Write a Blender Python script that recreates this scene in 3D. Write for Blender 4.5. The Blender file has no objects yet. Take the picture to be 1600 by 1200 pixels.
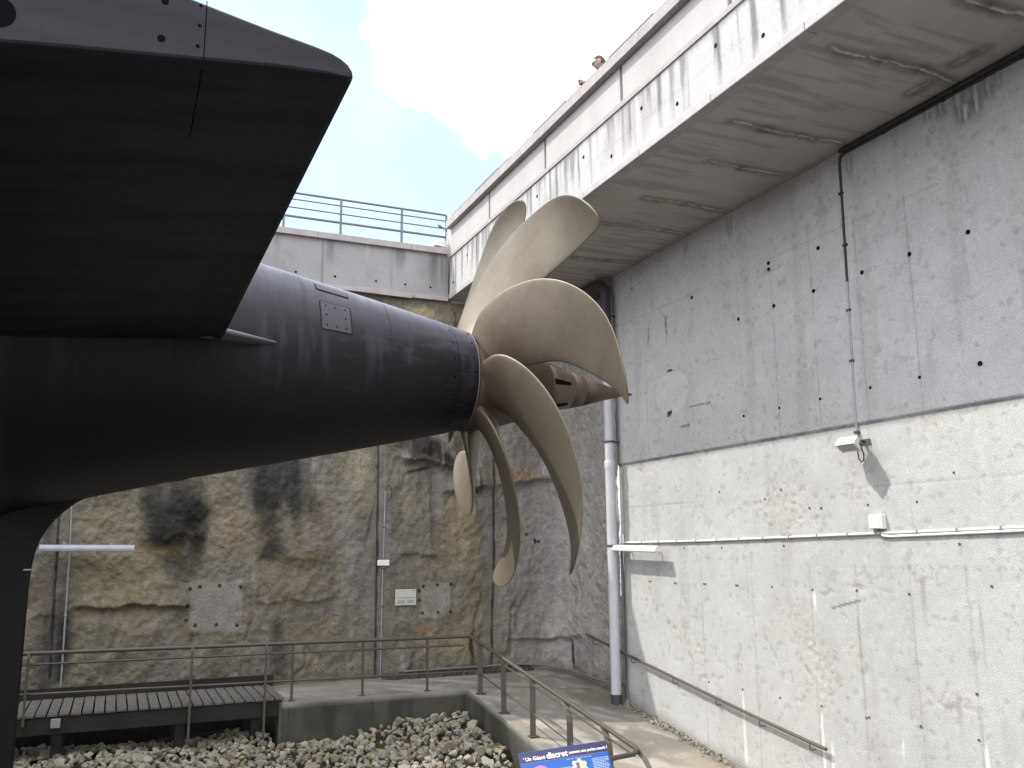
import bpy, bmesh, math, random
import numpy as np
from mathutils import Vector, Matrix, Euler
rnd = random.Random(7)
S = bpy.context.scene
C = S.collection

# ------------------------------------------------------------------ camera
FPX, KPX, ROLL, PSI = 1390.0, 256.7, -math.radians(0.48), math.radians(23.757)
_p = math.atan(KPX / FPX)
_f = np.array([math.sin(PSI)*math.cos(_p), math.cos(PSI)*math.cos(_p), math.sin(_p)])
_r = np.array([math.cos(PSI), -math.sin(PSI), 0.0]); _u = np.cross(_r, _f)
_r2 = math.cos(ROLL)*_r + math.sin(ROLL)*_u; _u2 = -math.sin(ROLL)*_r + math.cos(ROLL)*_u
cam_data = bpy.data.cameras.new('camera'); cam = bpy.data.objects.new('camera', cam_data); C.objects.link(cam)
cam.matrix_world = Matrix(((_r2[0], _u2[0], -_f[0], 0), (_r2[1], _u2[1], -_f[1], 0), (_r2[2], _u2[2], -_f[2], 0), (0, 0, 0, 1)))
cam_data.sensor_width = 36.0; cam_data.lens = 36.0*FPX/1600.0
cam_data.clip_start = 0.1; cam_data.clip_end = 3000
S.camera = cam
def ray(x, y): return _f + _r2*(x-800)/FPX - _u2*(y-600)/FPX
def onX(x, y, X): d = ray(x, y); return d*X/d[0]
def onY(x, y, Y): d = ray(x, y); return d*Y/d[1]
def onZ(x, y, Z): d = ray(x, y); return d*Z/d[2]

# ------------------------------------------------------------------ sky, sun, exposure
SUN_DIR = Vector((-1.0, 0.6, 1.51)).normalized()          # towards the sun
world = bpy.data.worlds.new('World'); S.world = world; world.use_nodes = True
wt = world.node_tree; wt.nodes.clear()
def wn(t, **k):
    n = wt.nodes.new(t)
    for a, b in k.items(): setattr(n, a, b)
    return n
w_out = wn('ShaderNodeOutputWorld'); w_bg = wn('ShaderNodeBackground')
sky = wn('ShaderNodeTexSky', sky_type='NISHITA', sun_disc=False)
sky.sun_elevation = math.asin(SUN_DIR.z)
sky.sun_rotation = math.atan2(SUN_DIR.x, SUN_DIR.y)
sky.air_density = 1.0; sky.dust_density = 1.2; sky.ozone_density = 1.2
w_bg.inputs['Strength'].default_value = 0.11
tc = wn('ShaderNodeTexCoord')
cdir = Vector(ray(835, -70)).normalized()
crad = Vector(ray(835, -70)).normalized().dot(Vector(ray(838, 222)).normalized())
dot = wn('ShaderNodeVectorMath', operation='DOT_PRODUCT'); dot.inputs[1].default_value = cdir
wt.links.new(tc.outputs['Generated'], dot.inputs[0])
nz = wn('ShaderNodeTexNoise'); nz.inputs['Scale'].default_value = 9.0; nz.inputs['Detail'].default_value = 9.0; nz.inputs['Roughness'].default_value = 0.6
wt.links.new(tc.outputs['Generated'], nz.inputs['Vector'])
ns = wn('ShaderNodeMath', operation='MULTIPLY_ADD'); ns.inputs[1].default_value = 0.024; ns.inputs[2].default_value = -0.012
wt.links.new(nz.outputs['Fac'], ns.inputs[0])
ad = wn('ShaderNodeMath', operation='ADD'); wt.links.new(dot.outputs['Value'], ad.inputs[0]); wt.links.new(ns.outputs[0], ad.inputs[1])
mr = wn('ShaderNodeMapRange', interpolation_type='SMOOTHSTEP'); mr.inputs['From Min'].default_value = crad-0.0015; mr.inputs['From Max'].default_value = crad+0.0035
wt.links.new(ad.outputs[0], mr.inputs['Value'])
# thin scattered wisps elsewhere
nz2 = wn('ShaderNodeTexNoise'); nz2.inputs['Scale'].default_value = 5.0; nz2.inputs['Detail'].default_value = 8.0; nz2.inputs['Roughness'].default_value = 0.62
wt.links.new(tc.outputs['Generated'], nz2.inputs['Vector'])
mr2 = wn('ShaderNodeMapRange', interpolation_type='SMOOTHSTEP'); mr2.inputs['From Min'].default_value = 0.5; mr2.inputs['From Max'].default_value = 0.78
mr2.inputs['To Max'].default_value = 0.06
wt.links.new(nz2.outputs['Fac'], mr2.inputs['Value'])
mx = wn('ShaderNodeMath', operation='MAXIMUM'); wt.links.new(mr.outputs[0], mx.inputs[0]); wt.links.new(mr2.outputs[0], mx.inputs[1])
# unseen cloud bank added overhead and behind the visitor for fill light
dot2 = wn('ShaderNodeVectorMath', operation='DOT_PRODUCT'); dot2.inputs[1].default_value = Vector((-.45, -.40, .80)).normalized()
wt.links.new(tc.outputs['Generated'], dot2.inputs[0])
ns2 = wn('ShaderNodeMath', operation='MULTIPLY_ADD'); ns2.inputs[1].default_value = 0.7; wt.links.new(nz2.outputs['Fac'], ns2.inputs[0]); ns2.inputs[2].default_value = -0.35
ad2 = wn('ShaderNodeMath', operation='ADD'); wt.links.new(dot2.outputs['Value'], ad2.inputs[0]); wt.links.new(ns2.outputs[0], ad2.inputs[1])
mr3 = wn('ShaderNodeMapRange', interpolation_type='SMOOTHSTEP'); mr3.inputs['From Min'].default_value = 0.36; mr3.inputs['From Max'].default_value = 0.56
wt.links.new(ad2.outputs[0], mr3.inputs['Value'])
mx3 = wn('ShaderNodeMath', operation='MAXIMUM'); wt.links.new(mx.outputs[0], mx3.inputs[0]); wt.links.new(mr3.outputs[0], mx3.inputs[1])
hz = wn('ShaderNodeMixRGB'); hz.inputs['Fac'].default_value = 0.62; hz.inputs['Color2'].default_value = (4.1, 5.3, 6.1, 1)
wt.links.new(sky.outputs['Color'], hz.inputs['Color1'])
mixc = wn('ShaderNodeMixRGB'); mixc.inputs['Color2'].default_value = (13.2, 13.4, 14.0, 1)
wt.links.new(mx3.outputs[0], mixc.inputs['Fac']); wt.links.new(hz.outputs['Color'], mixc.inputs['Color1'])
wt.links.new(mixc.outputs['Color'], w_bg.inputs['Color']); wt.links.new(w_bg.outputs[0], w_out.inputs['Surface'])

sun_data = bpy.data.lights.new('sun', 'SUN'); sun_data.energy = 2.25; sun_data.angle = math.radians(0.6); sun_data.color = (1.0, 0.96, 0.9)
sun = bpy.data.objects.new('sun', sun_data); C.objects.link(sun)
sun.rotation_euler = SUN_DIR.to_track_quat('Z', 'Y').to_euler(); sun.location = (-20, 20, 40)
S.view_settings.view_transform = 'Standard'; S.view_settings.look = 'None'
S.view_settings.exposure = 1.2; S.view_settings.gamma = 1.0
S.render.engine = 'CYCLES'
S.cycles.max_bounces = 6; S.cycles.diffuse_bounces = 4

# ------------------------------------------------------------------ helpers
def hash3(ix, iy, iz, seed):
    h = (ix.astype(np.int64)*374761393 + iy.astype(np.int64)*668265263 + iz.astype(np.int64)*2147483647 + seed*974634777) & 0xFFFFFFFF
    h = ((h ^ (h >> 13))*1274126177) & 0xFFFFFFFF
    h = ((h ^ (h >> 16))*2246822519) & 0xFFFFFFFF
    return ((h ^ (h >> 15)) & 0xFFFFFF)/float(0xFFFFFF)
def vnoise(x, y, seed=0):
    ix = np.floor(x); iy = np.floor(y); fx = x-ix; fy = y-iy
    fx = fx*fx*fx*(fx*(fx*6-15)+10); fy = fy*fy*fy*(fy*(fy*6-15)+10); z = np.zeros_like(ix)
    a = hash3(ix, iy, z, seed); b = hash3(ix+1, iy, z, seed); c = hash3(ix, iy+1, z, seed); d = hash3(ix+1, iy+1, z, seed)
    return (a*(1-fx)+b*fx)*(1-fy)+(c*(1-fx)+d*fx)*fy
def fbm(x, y, seed=0, octv=4, gain=0.5):
    s = np.zeros_like(x); a = 1.0; t = 0.0; ca, sa = math.cos(0.6), math.sin(0.6)
    for i in range(octv):
        s = s + a*(vnoise(x, y, seed+i*17)-0.5); t += a; a *= gain
        x, y = (x*ca-y*sa)*2.03+3.7, (x*sa+y*ca)*2.03-1.3
    return s/t*2          # about -1..1
def smooth(a, b, x):
    t = np.clip((x-a)/(b-a), 0, 1); return t*t*(3-2*t)
def lerp3(c, col, m):
    return c*(1-m[..., None]) + np.array(col)*m[..., None]

def new_mat(name): m = bpy.data.materials.new(name); m.use_nodes = True; return m
def mat(name, col, rough=0.6, metal=0.0, var=0.15, scale=6.0, bump=0.0, bscale=40.0, spec=0.5, vcol=False, fine=0.0, fscale=60.0, stretch=None):
    m = new_mat(name); nt = m.node_tree; b = nt.nodes['Principled BSDF']
    b.inputs['Roughness'].default_value = rough; b.inputs['Metallic'].default_value = metal
    b.inputs['Specular IOR Level'].default_value = spec
    t = nt.nodes.new('ShaderNodeTexCoord'); src = t.outputs['Object']
    if stretch:
        mp = nt.nodes.new('ShaderNodeMapping'); mp.inputs['Scale'].default_value = stretch
        nt.links.new(src, mp.inputs['Vector']); src_n = mp.outputs['Vector']
    else: src_n = src
    n = nt.nodes.new('ShaderNodeTexNoise'); n.inputs['Scale'].default_value = scale; n.inputs['Detail'].default_value = 6; n.inputs['Roughness'].default_value = 0.62
    nt.links.new(src_n, n.inputs['Vector'])
    r = nt.nodes.new('ShaderNodeMapRange'); r.inputs['From Min'].default_value = 0.25; r.inputs['From Max'].default_value = 0.75
    r.inputs['To Min'].default_value = 1-var; r.inputs['To Max'].default_value = 1+var
    nt.links.new(n.outputs['Fac'], r.inputs['Value'])
    fac = r.outputs[0]
    if fine:
        n3 = nt.nodes.new('ShaderNodeTexNoise'); n3.inputs['Scale'].default_value = fscale; n3.inputs['Detail'].default_value = 3; n3.inputs['Roughness'].default_value = 0.7
        nt.links.new(src, n3.inputs['Vector'])
        r3 = nt.nodes.new('ShaderNodeMapRange'); r3.inputs['From Min'].default_value = 0.3; r3.inputs['From Max'].default_value = 0.7
        r3.inputs['To Min'].default_value = 1-fine; r3.inputs['To Max'].default_value = 1+fine
        nt.links.new(n3.outputs['Fac'], r3.inputs['Value'])
        mm = nt.nodes.new('ShaderNodeMath'); mm.operation = 'MULTIPLY'; nt.links.new(fac, mm.inputs[0]); nt.links.new(r3.outputs[0], mm.inputs[1]); fac = mm.outputs[0]
    v = nt.nodes.new('ShaderNodeVectorMath'); v.operation = 'SCALE'
    if vcol:
        a = nt.nodes.new('ShaderNodeAttribute'); a.attribute_name = 'Col'; nt.links.new(a.outputs['Color'], v.inputs[0])
    else: v.inputs[0].default_value = col
    nt.links.new(fac, v.inputs['Scale']); nt.links.new(v.outputs[0], b.inputs['Base Color'])
    if bump:
        n2 = nt.nodes.new('ShaderNodeTexNoise'); n2.inputs['Scale'].default_value = bscale; n2.inputs['Detail'].default_value = 5; n2.inputs['Roughness'].default_value = 0.65
        nt.links.new(src, n2.inputs['Vector'])
        bp = nt.nodes.new('ShaderNodeBump'); bp.inputs['Strength'].default_value = bump; bp.inputs['Distance'].default_value = 0.02
        nt.links.new(n2.outputs['Fac'], bp.inputs['Height']); nt.links.new(bp.outputs[0], b.inputs['Normal'])
    return m

class MB:
    """collects shapes; build() links them as ONE mesh object"""
    def __init__(s): s.v = []; s.f = []; s.mi = []; s.sm = []
    def add(s, vs, fs, mi=0, sm=False):
        o = len(s.v); s.v += [tuple(map(float, q)) for q in vs]
        for f in fs: s.f.append([i+o for i in f]); s.mi.append(mi); s.sm.append(sm)
        return s
    def box(s, c, d, rot=None, mi=0, bev=0.0):
        hx, hy, hz_ = d[0]/2, d[1]/2, d[2]/2
        bm = bmesh.new(); bmesh.ops.create_cube(bm, size=1)
        for q in bm.verts: q.co = Vector((q.co.x*d[0], q.co.y*d[1], q.co.z*d[2]))
        if bev: bmesh.ops.bevel(bm, geom=bm.edges[:], offset=bev, segments=2, affect='EDGES', profile=0.5)
        M = (rot.to_matrix() if rot is not None and not isinstance(rot, Matrix) else rot) if rot is not None else Matrix.Identity(3)
        bm.verts.index_update()
        s.add([Vector(c)+M @ q.co for q in bm.verts], [[w.index for w in f.verts] for f in bm.faces], mi); bm.free(); return s
    def tube(s, pts, r, n=10, mi=0, caps=True, sm=True):
        P = [Vector(p) for p in pts]; rr = r if isinstance(r, (list, tuple)) else [r]*len(P)
        T = []
        for i in range(len(P)):
            t = (P[min(i+1, len(P)-1)]-P[max(i-1, 0)]); T.append(t.normalized())
        ref = Vector((0, 0, 1)) if abs(T[0].z) < 0.9 else Vector((1, 0, 0))
        a = T[0].cross(ref).normalized(); vs = []
        for i in range(len(P)):
            a = (a-T[i]*a.dot(T[i])).normalized(); b = T[i].cross(a)
            for k in range(n):
                th = 2*math.pi*k/n; vs.append(P[i]+(a*math.cos(th)+b*math.sin(th))*rr[i])
        fs = [[i*n+k, i*n+(k+1) % n, (i+1)*n+(k+1) % n, (i+1)*n+k] for i in range(len(P)-1) for k in range(n)]
        s.add(vs, fs, mi, sm)
        if caps:
            s.add(vs[:n], [list(range(n))[::-1]], mi); s.add(vs[-n:], [list(range(n))], mi)
        return s
    def flat(s, pts, w, t, side, mi=0):
        """a flat bar along pts; w wide along `side`, t thick across"""
        P = [Vector(p) for p in pts]; side = Vector(side).normalized(); vs = []
        for i in range(len(P)):
            tg = (P[min(i+1, len(P)-1)]-P[max(i-1, 0)]).normalized(); nn = tg.cross(side).normalized()
            for a, b in ((-1, -1), (1, -1), (1, 1), (-1, 1)): vs.append(P[i]+side*(a*w/2)+nn*(b*t/2))
        n = 4; fs = [[i*n+k, i*n+(k+1) % n, (i+1)*n+(k+1) % n, (i+1)*n+k] for i in range(len(P)-1) for k in range(n)]
        fs += [[3, 2, 1, 0], [len(vs)-4, len(vs)-3, len(vs)-2, len(vs)-1]]
        return s.add(vs, fs, mi)
    def disc(s, c, nrm, r, mi=0, n=10, depth=0.004, sx=1.0):
        nrm = Vector(nrm).normalized(); ref = Vector((0, 0, 1)) if abs(nrm.z) < 0.9 else Vector((1, 0, 0))
        a = nrm.cross(ref).normalized(); b = nrm.cross(a); c = Vector(c); vs = []
        for d in (-0.01, depth):
            for k in range(n):
                th = 2*math.pi*k/n; vs.append(c+nrm*d+a*(r*sx*math.cos(th))+b*(r*math.sin(th)))
        return s.add(vs, [[k, (k+1) % n, n+(k+1) % n, n+k] for k in range(n)]+[list(range(n, 2*n))], mi)
    def lathe(s, prof, y0, z0, n=96, mi=0, caps=True):
        """prof of (x, r) turned about the line along X through (y0, z0)"""
        vs = []
        for x, r in prof:
            for k in range(n):
                th = 2*math.pi*k/n; vs.append((x, y0-r*math.cos(th), z0+r*math.sin(th)))
        m = len(prof); fs = [[i*n+k, (i+1)*n+k, (i+1)*n+(k+1) % n, i*n+(k+1) % n] for i in range(m-1) for k in range(n)]
        s.add(vs, fs, mi, True)
        if caps: s.add(vs[:n], [list(range(n))], mi); s.add(vs[-n:], [list(range(n))[::-1]], mi)
        return s
    def grid(s, P, mi=0, sm=True, flip=False):
        a, b = P.shape[:2]; fs = []
        for i in range(a-1):
            for j in range(b-1):
                f = [i*b+j, i*b+j+1, (i+1)*b+j+1, (i+1)*b+j]; fs.append(f[::-1] if flip else f)
        return s.add(P.reshape(-1, 3), fs, mi, sm)
    def build(s, name, mats, parent=None):
        me = bpy.data.meshes.new(name); me.from_pydata(s.v, [], s.f); 
        for m in (mats if isinstance(mats, (list, tuple)) else [mats]): me.materials.append(m)
        me.polygons.foreach_set('material_index', s.mi); me.polygons.foreach_set('use_smooth', s.sm); me.update()
        return link(name, me, parent)
def link(name, me, parent=None):
    o = bpy.data.objects.new(name, me); C.objects.link(o)
    if parent is not None: o.parent = parent; o.matrix_parent_inverse = parent_inv(parent)
    return o
def parent_inv(p):
    W = p.matrix_basis.copy()
    if p.parent is not None: W = p.parent.matrix_basis @ p.matrix_parent_inverse @ W
    return W.inverted()
def tag(o, label=None, cat=None, group=None, kind=None):
    if label: o['label'] = label
    if cat: o['category'] = cat
    if group: o['group'] = group
    if kind: o['kind'] = kind
    return o
def thing(name, label, cat, loc=(0, 0, 0), group=None):
    o = bpy.data.objects.new(name, None); C.objects.link(o); o.location = loc; o.empty_display_size = 0.2
    return tag(o, label, cat, group)
def sheet(name, P, col, m, parent=None, extra=None, flip=False):
    """dense painted sheet: P (a,b,3) positions, col (a,b,3) albedo; extra = MB of more shapes put in the same mesh as slot 1"""
    a, b = P.shape[:2]
    i, j = np.meshgrid(np.arange(a-1), np.arange(b-1), indexing='ij')
    q = np.stack([i*b+j, i*b+j+1, (i+1)*b+j+1, (i+1)*b+j], -1).reshape(-1, 4)
    if flip: q = q[:, ::-1]
    V = P.reshape(-1, 3); nv = len(V); nq = len(q); sizes = [4]*nq; loops = q.reshape(-1).tolist(); mi = [0]*nq; sm = [True]*nq
    colv = np.concatenate([np.clip(col.reshape(-1, 3), 0, 1), np.ones((nv, 1))], 1)
    if extra:
        V = np.concatenate([V, np.array(extra.v)])
        for f, k, u in zip(extra.f, extra.mi, extra.sm): sizes.append(len(f)); loops += [x+nv for x in f]; mi.append(k); sm.append(u)
        colv = np.concatenate([colv, np.tile(np.array([[.2, .2, .2, 1]]), (len(extra.v), 1))])
    me = bpy.data.meshes.new(name); me.vertices.add(len(V)); me.vertices.foreach_set('co', V.astype(np.float32).ravel())
    me.loops.add(len(loops)); me.loops.foreach_set('vertex_index', loops)
    me.polygons.add(len(sizes)); st = np.concatenate([[0], np.cumsum(sizes)[:-1]]); me.polygons.foreach_set('loop_start', st.astype(np.int32))
    me.polygons.foreach_set('loop_total', np.array(sizes, np.int32))
    for x in (m if isinstance(m, (list, tuple)) else [m]): me.materials.append(x)
    me.polygons.foreach_set('material_index', mi); me.polygons.foreach_set('use_smooth', sm)
    me.update(calc_edges=True); me.validate()
    ca = me.color_attributes.new('Col', 'FLOAT_COLOR', 'POINT'); ca.data.foreach_set('color', colv.astype(np.float32).ravel())
    return link(name, me, parent)
def axis_list(lo, mid0, mid1, hi, fine, coarse):
    a = []
    if lo < mid0: a += list(np.arange(lo, mid0-1e-6, coarse))
    a += list(np.arange(mid0, mid1, fine))
    if hi > mid1: a += list(np.arange(mid1, hi, coarse))
    a.append(hi); return np.array(a)
def seg_dist(u, v, a, b):
    ax, ay = a; bx, by = b; dx, dy = bx-ax, by-ay; L = dx*dx+dy*dy+1e-9
    t = np.clip(((u-ax)*dx+(v-ay)*dy)/L, 0, 1)
    return np.hypot(u-ax-t*dx, v-ay-t*dy), t

XR, XF, YB, ZS = 8.6, 6.15, 17.3, 5.2

# ------------------------------------------------------------------ materials
M_conc = mat('cast_concrete', (.4, .4, .4), 0.9, var=.07, scale=2.2, bump=.45, bscale=60, spec=.2, vcol=True, fine=.16, fscale=55)
M_rock = mat('sprayed_rock', (.3, .3, .3), 0.95, var=.22, scale=5, bump=1.0, bscale=22, spec=.12, vcol=True, fine=.26, fscale=40)
M_floor = mat('trowelled_concrete', (.3, .3, .3), 0.85, var=.10, scale=3, bump=.2, bscale=50, spec=.2, vcol=True, fine=.08, fscale=60)
M_plain = mat('plain_concrete', (.40, .385, .37), 0.9, var=.14, scale=3, bump=.3, bscale=50, spec=.2, fine=.08)
M_cope = mat('coping_concrete', (.325, .298, .294), 0.9, var=.14, scale=4, bump=.3, bscale=40, spec=.2, fine=.08)
M_panel = mat('parapet_concrete', (.375, .36, .35), 0.9, var=.10, scale=1.6, bump=.25, bscale=50, spec=.2, fine=.05, stretch=(1, 1, .35))
M_hole = mat('dark_hole', (.012, .012, .012), 0.95, spec=.05)
M_nib = mat('rough_tie_hole', (.10, .095, .085), 0.95, spec=.1)
M_gapd = mat('dark_joint', (.05, .048, .045), 0.95, spec=.1)
M_slate = mat('dark_metal_strip', (.06, .06, .065), 0.6)
M_black = mat('black_cable', (.02, .02, .022), 0.6)
M_galv = mat('galvanised_steel', (.30, .30, .31), 0.5, metal=.5, var=.15, scale=10)
M_dullm = mat('dull_conduit', (.13, .125, .12), 0.7, var=.2, scale=8)
M_rail = mat('taupe_painted_steel', (.082, .070, .058), 0.5, metal=.15, var=.14, scale=9, spec=.4)
M_railg = mat('grey_railing_steel', (.12, .13, .14), 0.5, metal=.3)
M_pvc = mat('grey_plastic_pipe', (.46, .46, .49), 0.4, var=.08, scale=3, spec=.4)
M_pvcd = mat('dark_plastic_pipe', (.045, .04, .05), 0.5, var=.2, scale=3)
M_white = mat('white_plastic', (.72, .71, .70), 0.45, var=.05)
M_cream = mat('cream_plastic', (.70, .68, .58), 0.5, var=.05)
M_wood = mat('weathered_boards', (.125, .118, .108), 0.9, var=.3, scale=5, bump=.4, bscale=30, spec=.1, stretch=(6, .8, 6))
M_woodd = mat('dark_timber', (.028, .026, .024), 0.85, var=.3, scale=4, spec=.1)
M_paint = None

# ------------------------------------------------------------------ ground and quay
b = MB(); b.add([(-60, -60, -3.6), (60, -60, -3.6), (60, 60, -3.6), (-60, 60, -3.6)], [[0, 1, 2, 3]])
tag(b.build('dock_floor', mat('dock_floor_concrete', (.05, .048, .042), .95, var=.25, scale=.8, bump=.4)), kind='structure')
b = MB(); b.box((-16, 42.5, 5.85), (90, 49.5, .5)); tag(b.build('quay_ground', M_plain), kind='structure')
b = MB(); b.box((34, -6, 5.55), (50.0, 47, .68)); tag(b.build('upper_deck_ground', M_plain), kind='structure')

# ------------------------------------------------------------------ rock-faced back wall
R_hole, R_stain = [], []
def bp(px, py): q = onY(px, py, YB); return q[0], q[2]
def rock_path(s):
    """plan of the wall face: along X, a rounded corner, then back along -Y"""
    X0, rad = 8.72, 0.75; sx = X0-rad; L = math.pi/2*rad
    x = np.where(s < sx, s, np.where(s < sx+L, sx+rad*np.sin(np.clip((s-sx)/rad, 0, math.pi/2)), X0))
    y = np.where(s < sx, YB, np.where(s < sx+L, YB-rad+rad*np.cos(np.clip((s-sx)/rad, 0, math.pi/2)), YB-rad-(s-sx-L)))
    th = np.clip((s-sx)/rad, 0, math.pi/2)
    return x, y, -np.sin(th), -np.cos(th)          # face normal (nx, ny)
def rot_ell(u, v, px, py, rx, ry, ang=0.0, soft=0.5, wob=0.25, seed=3):
    """soft blob around a photographed spot; rx, ry in metres"""
    cx, cz = bp(px, py); du, dv = u-cx, v-cz; ca, sa = math.cos(ang), math.sin(ang)
    a = (du*ca+dv*sa)/rx; c = (-du*sa+dv*ca)/ry
    d = np.sqrt(a*a+c*c)+wob*fbm(u*3, v*3, seed, 4, .6)*1.6
    return 1-smooth(1-soft, 1+soft*.5, d)
CR1 = [bp(592, 690), bp(590, 860), bp(586, 1065)]
CR2 = [bp(772, 700), bp(772, 900), bp(769, 1040)]
CR3 = [bp(96, 760), bp(88, 880), bp(78, 1060)]
def rock_fields(s, z):
    u, v = s, z
    d = .10*fbm(u*.55, v*.5, 1, 3)+.07*fbm(u*1.7, v*1.3, 11, 4, .55)+.022*fbm(u*5, v*4, 16, 4, .6)+.022*fbm(u*12, v*12, 21, 3, .65)
    big = fbm(u*1.1+4, v*.45, 31, 4, .55)
    d -= .05*smooth(.10, .0, np.abs(big))*smooth(-.2, .3, fbm(u*.7, v*.7, 33, 3))
    # ledges and hollows seen in the photograph
    def ledge(p0, p1, amp, below=.10, above=.28, wob=.06, seed=5):
        (x0, z0), (x1, z1) = bp(*p0), bp(*p1); t = np.clip((u-x0)/(x1-x0), 0, 1)
        zl = z0+(z1-z0)*t+wob*fbm(u*2.3, u*0+seed, seed, 4, .6)*1.5; h = v-zl
        m = smooth(-.18, .12, t*(x1-x0)+np.minimum(0, 0)) * smooth(x0-.15, x0+.2, u)*(1-smooth(x1-.2, x1+.15, u))
        return m*amp*np.where(h > 0, np.exp(-h/above), np.exp(h/below*3)-.35*np.exp(-((h+below)/below)**2))
    d += ledge((115, 950), (300, 944), .075, wob=.05)
    d += ledge((45, 965), (85, 962), .06, seed=8)
    d += ledge((620, 712), (722, 735), .16, below=.14, above=.35, wob=.08, seed=9)
    d += ledge((690, 765), (905, 745), .10, below=.12, above=.30, wob=.07, seed=12)
    d += ledge((790, 1003), (925, 985), .07, wob=.06, seed=14)
    d += ledge((620, 865), (690, 868), .05, wob=.05, seed=15)
    d += ledge((400, 945), (540, 930), .03, wob=.07, seed=16)
    d += ledge((395, 870), (560, 880), .035, below=.2, wob=.07, seed=17)
    d += .20*rot_ell(u, v, 268, 812, .55, .55, 0, .7, .2)
    d += .10*rot_ell(u, v, 436, 742, .35, .6, 0, .7, .2, 6)
    d += .10*rot_ell(u, v, 650, 690, .5, .35, -.3, .7, .3, 7)
    d -= .07*rot_ell(u, v, 680, 800, .12, 1.1, .05, .8, .2, 8)
    d += .07*rot_ell(u, v, 730, 830, .3, .9, .05, .8, .3, 9)
    pat1 = 1-smooth(.0, .10, np.maximum(np.abs(u-bp(338, 948)[0])-.42, np.abs(v-bp(338, 948)[1])-.42)+.05*fbm(u*4, v*4, 44))
    pat2 = 1-smooth(.0, .10, np.maximum(np.abs(u-bp(682, 938)[0])-.27, np.abs(v-bp(682, 938)[1])-.30)+.05*fbm(u*4, v*4, 45))
    flat = np.maximum(pat1, pat2)
    d = d*(1-flat*.75)+flat*.02
    # joints
    crack = np.full_like(u, 9.0)
    for L in (CR1, CR2, CR3):
        for a, c in zip(L[:-1], L[1:]):
            dd, _ = seg_dist(u+.012*fbm(v*3, v*0, 60), v, a, c); crack = np.minimum(crack, dd)
    near = 1-smooth(.02, .35, crack); d = d*(1-.6*near)
    d = np.where(crack < .022, d-.035, d)
    d = d*smooth(5.35, 4.9, v)*smooth(-3.2, -2.2, v)*.999
    return d, crack, pat1, pat2
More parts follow.
